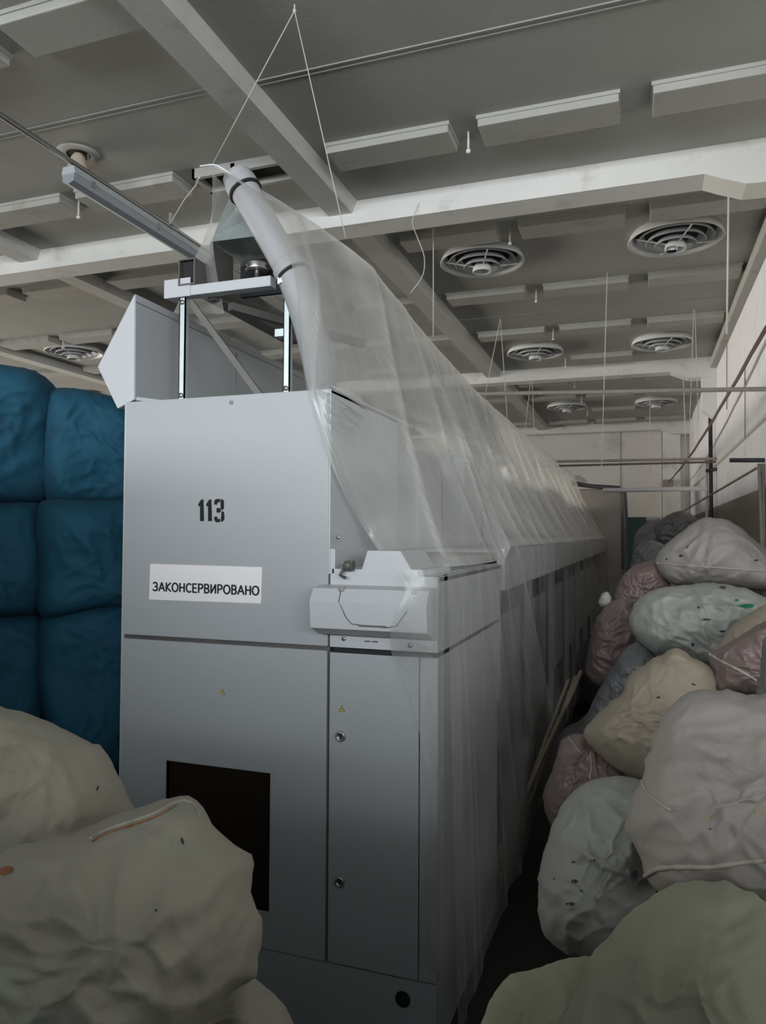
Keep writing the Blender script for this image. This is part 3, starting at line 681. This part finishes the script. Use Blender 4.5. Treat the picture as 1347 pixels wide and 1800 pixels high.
# rolled edge of film along the front lip over the pipe
MB().tube(catmull([px(352, 292, 1, 2.5), px(378, 290, 1, 2.5), px(400, 302, 1, 2.52), px(425, 320, 1, 2.55), px(455, 338, 1, 2.6), px(478, 352, 1, 2.64)], 24), .003, 6).build('rolled_edge', mat('film_roll', (.8, .82, .85), .25, spec=.7), shp)

# ================================================================== strings, wires, service pipes
def line(name, pts, r, m, label, cat, group=None, seg=5): return solo(MB().tube(pts, r, seg), name, m, label, cat, group)
AP = px(518, 8, 2, 2.48); kn = (AP[0], AP[1], AP[2]-.03)
mbs = MB(); mbs.tube([AP, kn], .004, 5); mbs.tube([kn, px(372, 292, 1, 2.52)], .0022, 5); mbs.tube([kn, Vector((ridgept(2.9)[0], 2.95, ridgept(2.95)[1]+.0))], .0022, 5)
mbs.lathe(kn, [(.001, -.012), (.008, -.004), (.008, .004), (.001, .012)], 8)
solo(mbs, 'string', M['string'], 'forked white string tied to the ceiling and holding up the sheet', 'string')
line('string', [px(300, 392, 1, 4.3), px(325, 350, 1, 3.3), px(335, 338, 1, 2.9), px(345, 325, 1, 2.6), px(350, 312, 1, 2.52)], .0035, M['string'], 'twisted pale string from lamp hanger to the sheet corner', 'string')
def hang(n, x, y0, y1, label, r=.004, top=2.48, x1=None, m='string'):
    a = px(x, y0, 2, top); b = px(x1 if x1 else x, y1, 1, a[1]); return line(n, [a, b], r, M[m], label, 'string', 'hanging strings')
hang('string', 762, 402, 592, 'white string hanging straight from the ceiling beside the left front diffuser')
hang('string', 1068, 478, 822, 'long string hanging between the two front diffusers down to the pipe', x1=1058)
hang('string', 1281, 342, 588, 'thick white string hanging from the beam haunch by the ribbed wall', top=2.2, r=.006, x1=1278)
hang('string', 880, 560, 700, 'slanting string falling onto the sheet ridge, left one of a pair', x1=852)
hang('string', 880, 560, 735, 'nearly upright string falling onto the sheet ridge, right one of a pair', x1=892)
hang('string', 935, 650, 770, 'short slanting string behind the pair at the sheet ridge', x1=922)
hang('string', 935, 650, 772, 'short upright string behind the pair at the sheet ridge', x1=940)
hang('string', 1220, 545, 740, 'left of two close strings in front of the second-row right diffuser', x1=1213)
hang('string', 1222, 545, 740, 'right of two close strings in front of the second-row right diffuser', x1=1228)
hang('string', 1200, 633, 800, 'thin grey cord hanging left of the corbel', r=.006, x1=1207)
hang('string', 1143, 690, 835, 'thin cord hanging in front of the far wall, right of the long string', r=.006)
wz_ = [px(737, 357, 1, 5.06), px(731, 372, 1, 5.04), px(725, 392, 1, 5.0), px(735, 420, 1, 4.9), px(746, 452, 1, 4.9), px(743, 485, 1, 4.9), px(722, 515, 1, 4.9)]
line('wire', catmull(wz_, 24), .003, M['string'], 'thin crooked wire dangling from the face of the cross beam', 'wire')
line('service_rod', [px(760, 694, 1, 6.6), px(1350, 684, 1, 6.6)], .02, M['rust'], 'long upper horizontal rod crossing the hall to the ribbed wall', 'pipe')
line('service_pipe', [px(940, 812, 1, 11.2), px(1290, 806, 1, 11.2)], .02, M['rust'], 'upper of two pale horizontal pipes before the far wall', 'pipe')
line('service_pipe', [px(940, 820, 1, 11.3), px(1262, 812, 1, 11.3)], .016, M['wire'], 'lower dark horizontal pipe before the far wall', 'pipe')
line('water_pipe', [px(1060, 862, 1, 11.42), px(1243, 859, 1, 11.42)], .033, M['pipe'], 'white horizontal pipe just above the far sacks', 'pipe', seg=10)
t = thing('stand_pipe', (.9, 11.3, -1.2), 'paired black and white upright pipes beside the corbel', 'pipe')
x_, y_ = px(1247, 800, 1, 11.4)[0], 11.4
MB().tube([(x_+.02, y_, 1.72), (x_+.02, y_, -1.75)], .028, 10).build('black_pipe', M['blackpipe'], t)
MB().tube([(x_-.035, y_+.02, 1.1), (x_-.035, y_+.02, -1.75)], .022, 10).build('white_pipe', M['pipe'], t)
MB().tube([(x_-.04, y_, .93), (x_+.1, y_-.05, .95)], .025, 8).build('valve', M['blackpipe'], t)
t = thing('cable_bundle', px(1347, 575, 0, .95), 'bundle of dark cables sagging from the ribbed wall to the far wall box', 'cable')
a = Vector(px(1347, 580, 0, .93)); b = Vector(px(1175, 848, 1, 17.2))
for dz, r in ((0, .013), (.03, .010)):
    pts = [a.lerp(b, i/16)+Vector((0, 0, dz*(1-i/16)-.12*math.sin(PI*i/16)+.006*math.sin(i*2.1))) for i in range(17)]
    MB().tube(pts, r, 6).build('cable', M['wire'], t)
solo(MB().box(tuple(Vector(b)+Vector((-.13, -.05, -.09))), tuple(Vector(b)+Vector((.1, .2, .06))), .02), 'junction_box', M['rust'], 'small brown junction box where the cables meet the far wall', 'box')
line('wall_wire', [px(1240, 560, 0, .96), px(1243, 700, 0, .955)], .012, M['blackpipe'], 'short dark wire on the ribbed wall above the corbel', 'wire')
for i, (x, y0, y1) in enumerate(((1278, 600, 720), (1310, 640, 770))):
    line('wall_wire', [px(x, y0, 0, .965), px(x, y1, 0, .965)], .006, M['rust'], ('thin vertical wire on the ribbed wall under the thick string', 'thin vertical wire on the ribbed wall nearest the right edge')[i], 'wire')
t = thing('pipe_post', (.9, 6.6, -1.75), 'rusty upright post with a bracket arm against the ribbed wall at right edge', 'post')
pa = px(1335, 815, 1, 6.6)
MB().tube([pa, px(1342, 1010, 1, 6.6)], .014, 8).tube([(pa[0]+.03, 6.6, pa[2]), (pa[0]+.03, 6.6, -1.75)], .014, 8).build('upright', M['rust'], t)
MB().tube([px(1283, 809, 1, 6.6), px(1345, 809, 1, 6.6)], .018, 8).build('arm', M['blackpipe'], t)
MB().tube([px(1332, 822, 1, 6.6), px(1190, 905, 1, 9.5)], .01, 6).build('brace', M['rust'], t)
solo(MB().box((-.36, 17.2, -.9), (.08, 17.36, .42), .02), 'wall_cabinet', M['green'], 'dark green cabinet low on the far wall behind the sacks', 'cabinet')

# ================================================================== sacks and bales
def closed(P, n):
    P = [Vector((p[0], p[1])) for p in P]; m_ = len(P)
    seg = []
    for i in range(m_):
        a, b, c, d = P[i-1], P[i], P[(i+1) % m_], P[(i+2) % m_]
        for k_ in range(10):
            t = k_/10; s1 = .5*((2*b)+(-a+c)*t+(2*a-5*b+4*c-d)*t*t+(-a+3*b-3*c+d)*t**3)
            s2 = b.lerp(c, t); seg.append(s1.lerp(s2, .35))
    # resample evenly
    L = [0]
    for i in range(len(seg)): L.append(L[-1]+(seg[(i+1) % len(seg)]-seg[i]).length)
    out = []; j = 0
    for i in range(n):
        d = L[-1]*i/n
        while L[j+1] < d: j += 1
        t = (d-L[j])/max(1e-9, L[j+1]-L[j]); out.append(seg[j].lerp(seg[(j+1) % len(seg)], t))
    return out
def sack(name, outline, dist, thick, m, label, cat='sack', group='stuffed sacks', seed=0, wr=1., p_=2.2, cen=None, seams=(), marks=(), N=112, K=46, back=1.0, folds=()):
    B = closed(outline, N)
    if cen: c0 = Vector(cen)
    else: c0 = sum((Vector(b) for b in B), Vector((0, 0)))/N
    amp_ = .020*sum((Vector(b)-c0).length for b in B)/N*(1.4 if wr > .7 else .7)
    B = [b+(b-c0).normalized()*amp_*(ridged(b.x/ (amp_*9), b.y/(amp_*9), seed)*.8+noi(b.x/(amp_*3), b.y/(amp_*3), seed)*.6) for b in B]
    D = Vector(ray(*c0)); ax = D.normalized(); P0_ = D*dist
    def onpl(x, y):
        r = Vector(ray(x, y)); return r*(P0_.dot(ax)/r.dot(ax))
    rim = [onpl(*b) for b in B]; cc = onpl(*c0)
    size = sum((r-cc).length for r in rim)/N
    def depth(P, t):
        h = max(0, 1-t**p_)**(1/1.9)
        q_ = P*(1/ max(size, .05))+Vector((seed*7.1, seed*3.3, 0))
        wq = q_+Vector((noise.noise(q_*1.3), noise.noise(q_*1.3+Vector((9, 0, 0))), noise.noise(q_*1.3+Vector((0, 9, 0)))))*.45
        dd = noise.voronoi(wq*1.35)[0]; e1 = max(0, 1-(dd[1]-dd[0])*3.2)          # taut ridges between flat facets
        dd = noise.voronoi(wq*2.9+Vector((5, 5, 5)))[0]; e2 = max(0, 1-(dd[1]-dd[0])*3.5)
        k1 = noise.noise(q_*1.1); k3 = 1-2*abs(noise.noise(Vector((wq.x*3, wq.y*3, wq.z*5+k1)))); k4 = noise.noise(q_*9)
        an = math.atan2((P-cc).dot(ax.orthogonal()), (P-cc).dot(ax.cross(ax.orthogonal())))
        pl = 1-2*abs(noise.noise(Vector((math.cos(an)*4.5, math.sin(an)*4.5, seed+t*.6))))                # pleats gathering at the rim
        d = thick*h*(1+.30*k1)+h**.5*size*wr*(.105*e1**1.5+.055*e2**1.4+.05*k3+.014*k4)+size*wr*.075*pl*max(0, (t-.62)/.38)**2*h**.3*min(1, max(0, .5+2*noise.noise(q_*.9+Vector((3, 3, 3)))))
        return d
    rs_ = []
    for i in range(N):                      # smoothed outline for the inner rings
        a = Vector((0, 0, 0)); wt = 0
        for k_ in range(-14, 15):
            g_ = math.exp(-(k_/7)**2); a += rim[(i+k_) % N]*g_; wt += g_
        rs_.append(a/wt)
    V = []; F_ = []
    V.append(cc-ax*depth(cc, 0))
    for k_ in range(1, K+1):
        t = .62*k_/K+.38*math.sin(k_/K*PI/2)
        for r, q0 in zip(rim, rs_):
            P = cc.lerp(q0.lerp(r, t**3), t); V.append(P-ax*(depth(P, t) if k_ < K else 0))
    for i in range(N): F_.append((0, 1+i, 1+(i+1) % N))
    for k_ in range(K-1):
        for i in range(N):
            a = 1+k_*N+i; b = 1+k_*N+(i+1) % N; F_.append((a, a+N, b+N, b))
    base = 1+(K-1)*N; KB = 8; prev = base
    for k_ in range(1, KB):
        t = math.cos(k_/KB*PI/2); n0 = len(V)
        for r in rim: V.append(cc.lerp(r, t)+ax*thick*back*math.sin(k_/KB*PI/2))
        for i in range(N): F_.append((prev+i, n0+i, n0+(i+1) % N, prev+(i+1) % N))
        prev = n0
    V.append(cc+ax*thick*back); n0 = len(V)-1
    for i in range(N): F_.append((prev+i, n0, prev+(i+1) % N))
    lowest = min(V, key=lambda v: v.z)
    mb = MB().add(V, F_, True)
    root = thing(name, (cc.x, cc.y, lowest.z), label, cat, group)
    body = mb.build('sack_body' if cat == 'sack' else 'wrapped_body', m, root)
    bvh = BVHTree.FromPolygons(V, F_)
    def hit(x, y):
        r = Vector(ray(x, y)).normalized(); h = bvh.ray_cast(Vector((0, 0, 0)), r)
        return (h[0]-r*.002, h[1]) if h[0] else (onpl(x, y), -ax)
    for pts, r, mm in seams:
        pp_ = catmull([(x, y, 0) for x, y in pts], 6*len(pts)); q_ = [hit(v.x, v.y)[0] for v in pp_]
        rr = [r*(.75+.5*abs(noise.noise(v*40))) for v in q_]
        MB().tube(q_, rr, 6).build('stitched_seam', mm, root)
    for mk in marks:
        x, y, w_, h_, mm = mk[:5]; a0 = mk[5] if len(mk) > 5 else 0; ring = []
        ctr, nn = hit(x, y); ring.append(ctr)
        n_ = 10
        for i in range(n_):
            an = 2*PI*i/n_; rr = .7+.45*noise.noise(Vector((an*3, x, y)))
            ex, ey = w_*rr*math.cos(an), h_*rr*math.sin(an)
            ring.append(hit(x+ex*math.cos(a0)-ey*math.sin(a0), y+ex*math.sin(a0)+ey*math.cos(a0))[0])
        MB().add(ring, [(0, 1+i, 1+(i+1) % n_) for i in range(n_)]).build('stain', mm, root)
    return root
SK, BK, GS, RS = F['seam'], F['stain'], F['gstain'], F['rstain']
# --- blue bales, left
BG = 'blue wrapped bales'
def bale(o, d, lab, seed, th=.32): return sack('blue_bale', o, d, th, F['blue'], lab, 'bale', BG, seed=seed, wr=.42, p_=8, N=100, K=40)
bale([(-190, 655), (-60, 640), (0, 643), (55, 652), (90, 676), (102, 700), (96, 760), (88, 880), (0, 886), (-190, 888)], 3.35, 'bulging bright blue bale, top left of the stack', 1)
bale([(88, 690), (130, 684), (180, 694), (232, 706), (285, 730), (285, 880), (180, 886), (86, 884), (80, 780)], 3.5, 'blue bale, top of the stack right beside the machine', 2)
bale([(-190, 884), (0, 884), (70, 886), (76, 960), (74, 1075), (0, 1085), (-190, 1090)], 3.3, 'dark blue bale, middle row of the stack at left edge', 3)
bale([(72, 884), (180, 880), (285, 884), (285, 1068), (180, 1068), (74, 1085), (68, 980)], 3.42, 'dark blue bale, middle row beside the machine', 4)
bale([(-190, 1086), (0, 1084), (72, 1082), (78, 1180), (76, 1290), (0, 1300), (-190, 1300)], 3.3, 'dark blue bale, bottom row at left edge above the cream sack', 5)
bale([(74, 1084), (180, 1066), (285, 1066), (285, 1360), (200, 1360), (100, 1330), (68, 1200)], 3.42, 'dark blue bale, bottom row beside the machine', 6)
bale([(-190, 1298), (60, 1290), (280, 1350), (290, 1700), (-190, 1700)], 3.35, 'dark blue bale at floor level behind the cream sacks', 7)
# --- left foreground sacks
LG = 'cream sacks in the left foreground'
sack('stuffed_sack', [(-140, 1240), (-40, 1240), (0, 1245), (60, 1262), (120, 1290), (160, 1310), (175, 1312), (195, 1345), (205, 1362), (222, 1400), (236, 1432), (240, 1500), (180, 1600), (0, 1640), (-140, 1640)], 1.62, .30, F['cream'],
     'smooth cream sack behind, at the left edge below the blue bales', group=LG, seed=11, wr=.5, marks=((172, 1385, 2, 8, BK, .3),))
sack('stuffed_sack', [(-140, 1560), (-40, 1530), (0, 1522), (32, 1492), (70, 1482), (110, 1478), (140, 1470), (180, 1452), (240, 1432), (290, 1412), (325, 1404), (345, 1415), (358, 1440), (368, 1462), (405, 1490), (441, 1517), (436, 1545), (430, 1568), (436, 1592), (455, 1618), (457, 1650), (443, 1690), (440, 1716), (400, 1745), (360, 1790), (320, 1830), (200, 1900), (-140, 1920)], 1.22, .27, F['cream'],
     'big cream cloth sack with folded top seam in left foreground, covering the machine window', group=LG, seed=12, wr=.75, cen=(200, 1670),
     seams=(([(160, 1474), (190, 1458), (235, 1443), (275, 1428), (305, 1412), (325, 1407)], .0035, SK), ([(162, 1479), (192, 1463), (238, 1449), (278, 1434), (310, 1416)], .0018, RS), ([(325, 1407), (340, 1412), (348, 1428), (352, 1432)], .0015, SK)),
     marks=((321, 1478, 3, 10, BK, -.3), (274, 1600, 3, 3, BK), (8, 1530, 22, 10, RS, -.4)))
sack('stuffed_sack', [(290, 1880), (340, 1800), (375, 1765), (405, 1735), (435, 1714), (470, 1738), (500, 1768), (520, 1810), (540, 1880), (420, 1940)], 1.45, .16, F['cream'],
     'small visible top of a cream sack at the bottom edge beside the machine', group=LG, seed=13, wr=.5)
# --- right pile, back to front
RG = 'sacks in the right-hand pile'
def R_(o, d, th, m, lab, seed, **k): return sack('stuffed_sack', o, d, th, F[m], lab, group=RG, seed=seed, **k)
R_([(1112, 975), (1118, 940), (1135, 920), (1160, 912), (1180, 925), (1185, 960), (1150, 990), (1120, 1000)], 8.2, .25, 'bluegrey', 'small grey sack at the far end, nearest the dark green cabinet', 21)
R_([(1150, 925), (1175, 905), (1200, 898), (1222, 908), (1232, 930), (1215, 960), (1180, 985), (1155, 960)], 8.0, .3, 'dark', 'far dark grey sack with pointed top, left of the big pale sack', 22)
R_([(1105, 1010), (1118, 965), (1140, 950), (1170, 960), (1180, 1000), (1150, 1030), (1115, 1045)], 7.0, .25, 'bluegrey', 'small grey sack low in the far gap beside the machine', 23)
R_([(1152, 990), (1160, 968), (1180, 950), (1215, 922), (1240, 910), (1268, 912), (1282, 916), (1305, 930), (1325, 948), (1347, 966), (1400, 1010), (1400, 1040), (1330, 1038), (1260, 1032), (1190, 1028), (1168, 1015)], 4.3, .3, 'pale', 'pale sack with long straight seam on top of the pile', 24, wr=.6,
   seams=(([(1156, 990), (1200, 994), (1260, 998), (1347, 1004)], .006, SK),), marks=((1197, 977, 5, 4, BK), (1209, 962, 2, 3, BK), (1330, 985, 5, 3, BK), (1172, 983, 3, 3, BK)))
R_([(1078, 1052), (1092, 1018), (1112, 996), (1135, 988), (1158, 985), (1172, 1010), (1178, 1032), (1140, 1050), (1110, 1075), (1090, 1075)], 4.6, .22, 'pink', 'pinkish film sack tucked left of the topmost pale sack', 25)
R_([(1052, 1060), (1058, 1044), (1068, 1040), (1075, 1050), (1073, 1064), (1060, 1068)], 4.5, .05, 'grey', 'small knotted sack neck poking out beside the machine', 26, N=60, K=14)
R_([(1030, 1180), (1040, 1120), (1050, 1085), (1075, 1058), (1100, 1052), (1115, 1075), (1120, 1110), (1110, 1150), (1085, 1190), (1050, 1205)], 4.2, .25, 'pink', 'brownish film sack low in the gap under the pink one', 27, wr=1.2)
R_([(1108, 1085), (1118, 1060), (1140, 1042), (1165, 1033), (1200, 1030), (1235, 1026), (1270, 1028), (1310, 1035), (1355, 1055), (1390, 1080), (1350, 1110), (1300, 1150), (1270, 1166), (1215, 1162), (1165, 1150), (1145, 1145), (1125, 1125), (1110, 1105)], 3.3, .3, 'white', 'white sack with black print and green stain in mid pile', 28, wr=.9,
   marks=((1240, 1089, 15, 3, BK), (1270, 1110, 9, 3, BK), (1228, 1068, 4, 3, BK), (1271, 1033, 9, 4, BK), (1313, 1065, 20, 6, GS), (1296, 1055, 6, 3, GS), (1218, 1133, 4, 5, BK)))
R_([(1262, 1150), (1272, 1120), (1290, 1098), (1320, 1078), (1347, 1062), (1420, 1050), (1430, 1150), (1340, 1180)], 2.7, .2, 'yellow', 'tan sack at the right edge above the red-pink one', 29, wr=.5)
R_([(1245, 1152), (1262, 1140), (1300, 1120), (1340, 1095), (1400, 1080), (1410, 1200), (1335, 1218), (1300, 1216), (1262, 1214), (1256, 1185)], 2.5, .14, 'pink', 'red-pink film sack with pale seam at the right edge', 30,
   seams=(([(1248, 1150), (1270, 1163), (1300, 1178), (1330, 1196)], .005, SK),))
R_([(1020, 1290), (1045, 1230), (1070, 1185), (1095, 1145), (1125, 1128), (1150, 1150), (1165, 1190), (1120, 1260), (1060, 1310)], 3.4, .2, 'bluegrey', 'blue-grey film sack behind the yellowish one', 31, wr=1.2)
R_([(1026, 1292), (1045, 1262), (1075, 1232), (1095, 1222), (1105, 1190), (1140, 1165), (1168, 1148), (1190, 1140), (1215, 1155), (1250, 1175), (1262, 1200), (1255, 1250), (1200, 1320), (1150, 1370), (1100, 1360), (1060, 1330)], 2.6, .22, 'yellow', 'yellowish cloth sack lying slantwise in the middle of the pile', 32, wr=.8,
   marks=((1158, 1226, 5, 3, BK), (1220, 1203, 6, 2, BK, .4)))
R_([(955, 1400), (975, 1345), (985, 1305), (1003, 1291), (1030, 1292), (1050, 1310), (1085, 1340), (1100, 1372), (1050, 1400), (1010, 1440), (970, 1450)], 2.7, .16, 'pink', 'crumpled pink film sack tied with string, above the dark gap', 33, wr=1.4,
   seams=(([(1038, 1325), (1040, 1345), (1037, 1370)], .003, SK), ([(1000, 1297), (1012, 1312), (1020, 1322)], .003, SK)))
R_([(1330, 1235), (1338, 1180), (1345, 1120), (1400, 1110), (1410, 1300), (1342, 1290)], 1.9, .1, 'bluegrey', 'grey film sack just showing at the right edge of the photo', 34)
R_([(948, 1590), (950, 1540), (962, 1485), (985, 1425), (1005, 1395), (1030, 1378), (1070, 1367), (1115, 1369), (1150, 1390), (1160, 1450), (1160, 1550), (1120, 1610), (1075, 1650), (1030, 1680), (990, 1672), (958, 1640)], 2.0, .24, 'white', 'dirty grey-white sack with dark smudges beside the dark gap', 35, wr=1.1,
   marks=((1010, 1549, 9, 5, BK), (1004, 1589, 12, 5, BK), (1045, 1512, 3, 3, BK), (1008, 1515, 6, 2, BK), (974, 1545, 3, 2, BK), (1022, 1566, 6, 2, BK, .6), (1115, 1540, 9, 16, F['dark'], .3)))
R_([(1104, 1455), (1108, 1430), (1112, 1408), (1132, 1370), (1140, 1340), (1150, 1300), (1165, 1262), (1185, 1240), (1220, 1218), (1280, 1218), (1347, 1224), (1430, 1240), (1450, 1400), (1440, 1590), (1347, 1592), (1280, 1585), (1200, 1580), (1165, 1566), (1142, 1546), (1128, 1500)], 1.75, .3, 'pale', 'large greyish sack with thick rolled bottom seam at right', 36, wr=.75,
   seams=(([(1134, 1540), (1150, 1530), (1170, 1525), (1210, 1524), (1255, 1524), (1300, 1517), (1347, 1512)], .006, SK), ([(1128, 1372), (1140, 1395), (1165, 1415), (1180, 1425)], .004, SK)),
   marks=((1249, 1457, 2.5, 3, BK), (1245, 1437, 12, 7, F['yellow'], .4), (1335, 1425, 14, 12, F['yellow'])))
R_([(838, 1830), (858, 1770), (878, 1735), (898, 1713), (925, 1708), (955, 1700), (980, 1690), (1030, 1680), (1070, 1690), (1120, 1760), (1100, 1900), (900, 1950), (820, 1920)], 1.42, .16, 'greenish', 'low greenish-white sack at the bottom edge beside the dark gap', 37, wr=.5)
R_([(960, 1900), (1020, 1740), (1045, 1680), (1075, 1650), (1110, 1612), (1150, 1582), (1190, 1560), (1235, 1553), (1275, 1553), (1305, 1566), (1347, 1588), (1450, 1650), (1480, 1900), (1300, 1980), (1050, 1980)], 1.2, .26, 'greenish', 'big smooth greenish-cream sack in the bottom right corner', 38, wr=.8, cen=(1230, 1760))
# hidden lower layer that carries the pile
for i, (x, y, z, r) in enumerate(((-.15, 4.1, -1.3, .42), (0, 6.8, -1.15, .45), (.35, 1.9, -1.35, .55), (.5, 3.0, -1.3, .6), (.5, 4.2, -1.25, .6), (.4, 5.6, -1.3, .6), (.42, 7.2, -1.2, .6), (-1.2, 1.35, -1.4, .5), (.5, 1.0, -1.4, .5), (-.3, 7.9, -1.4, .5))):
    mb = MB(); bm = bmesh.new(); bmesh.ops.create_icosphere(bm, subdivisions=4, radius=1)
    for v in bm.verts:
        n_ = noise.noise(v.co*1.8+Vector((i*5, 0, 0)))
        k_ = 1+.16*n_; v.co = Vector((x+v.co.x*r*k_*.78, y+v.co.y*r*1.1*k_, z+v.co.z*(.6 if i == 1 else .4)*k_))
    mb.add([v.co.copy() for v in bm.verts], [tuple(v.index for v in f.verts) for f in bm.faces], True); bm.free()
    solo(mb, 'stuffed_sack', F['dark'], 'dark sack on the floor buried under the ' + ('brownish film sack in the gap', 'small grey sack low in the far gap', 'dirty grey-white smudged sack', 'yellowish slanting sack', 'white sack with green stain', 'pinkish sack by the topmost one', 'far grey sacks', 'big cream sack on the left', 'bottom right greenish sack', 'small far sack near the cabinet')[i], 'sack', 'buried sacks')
# boards leaning beside the machine
for i, (x0, y0, x1, y1) in enumerate(((1012, 1190, 975, 1290), (1000, 1195, 968, 1280), (1022, 1180, 985, 1262))):
    a = Vector(px(x0, y0, 1, 4.7)); b = Vector(px(x1, y1, 1, 4.4)); b = a+(b-a)*((-1.745-a.z)/(b.z-a.z))
    solo(MB().tube([a, b], .009, sq=True), 'wooden_board', M['wood'], ('middle thin wooden board leaning in the gap by the machine', 'left thin wooden board leaning in the gap, nearest the sheet', 'right thin wooden board leaning in the gap, nearest the sacks')[i], 'board', 'leaning boards')
for i in range(3):  # out-of-view bales added to shade the visible blue stack
    for k_, z in enumerate((-1.75, -1.02, -.29)):
        solo(MB().box((-3.9+i*.66, .2, z), (-3.26+i*.66, 1.25, z+.725), .06), 'blue_bale', F['blue'], 'added unseen blue bale blocking light left of the photographer, %s tier, %s of its row' % (('bottom', 'middle', 'top')[k_], ('leftmost', 'middle one', 'rightmost')[i]), 'bale', 'added light-blocking bales left of the photographer')
# unseen bales added behind the camera to keep window light off the lower hall
ORD = ('first', 'second', 'third', 'fourth', 'fifth', 'sixth', 'seventh', 'eighth', 'ninth', 'tenth')
for i in range(10):
    x = -8+i*1.22
    for k_, z in enumerate((-1.75, -1.05, -.35)):
        solo(MB().box((x, -1.9, z), (x+1.2, -1.2, z+.695), .06), 'blue_bale', F['blue'], 'added unseen blue bale blocking light behind the photographer, %s tier, %s from the left' % (('bottom', 'middle', 'top')[k_], ORD[i]), 'bale', 'added light-blocking bales behind the photographer')
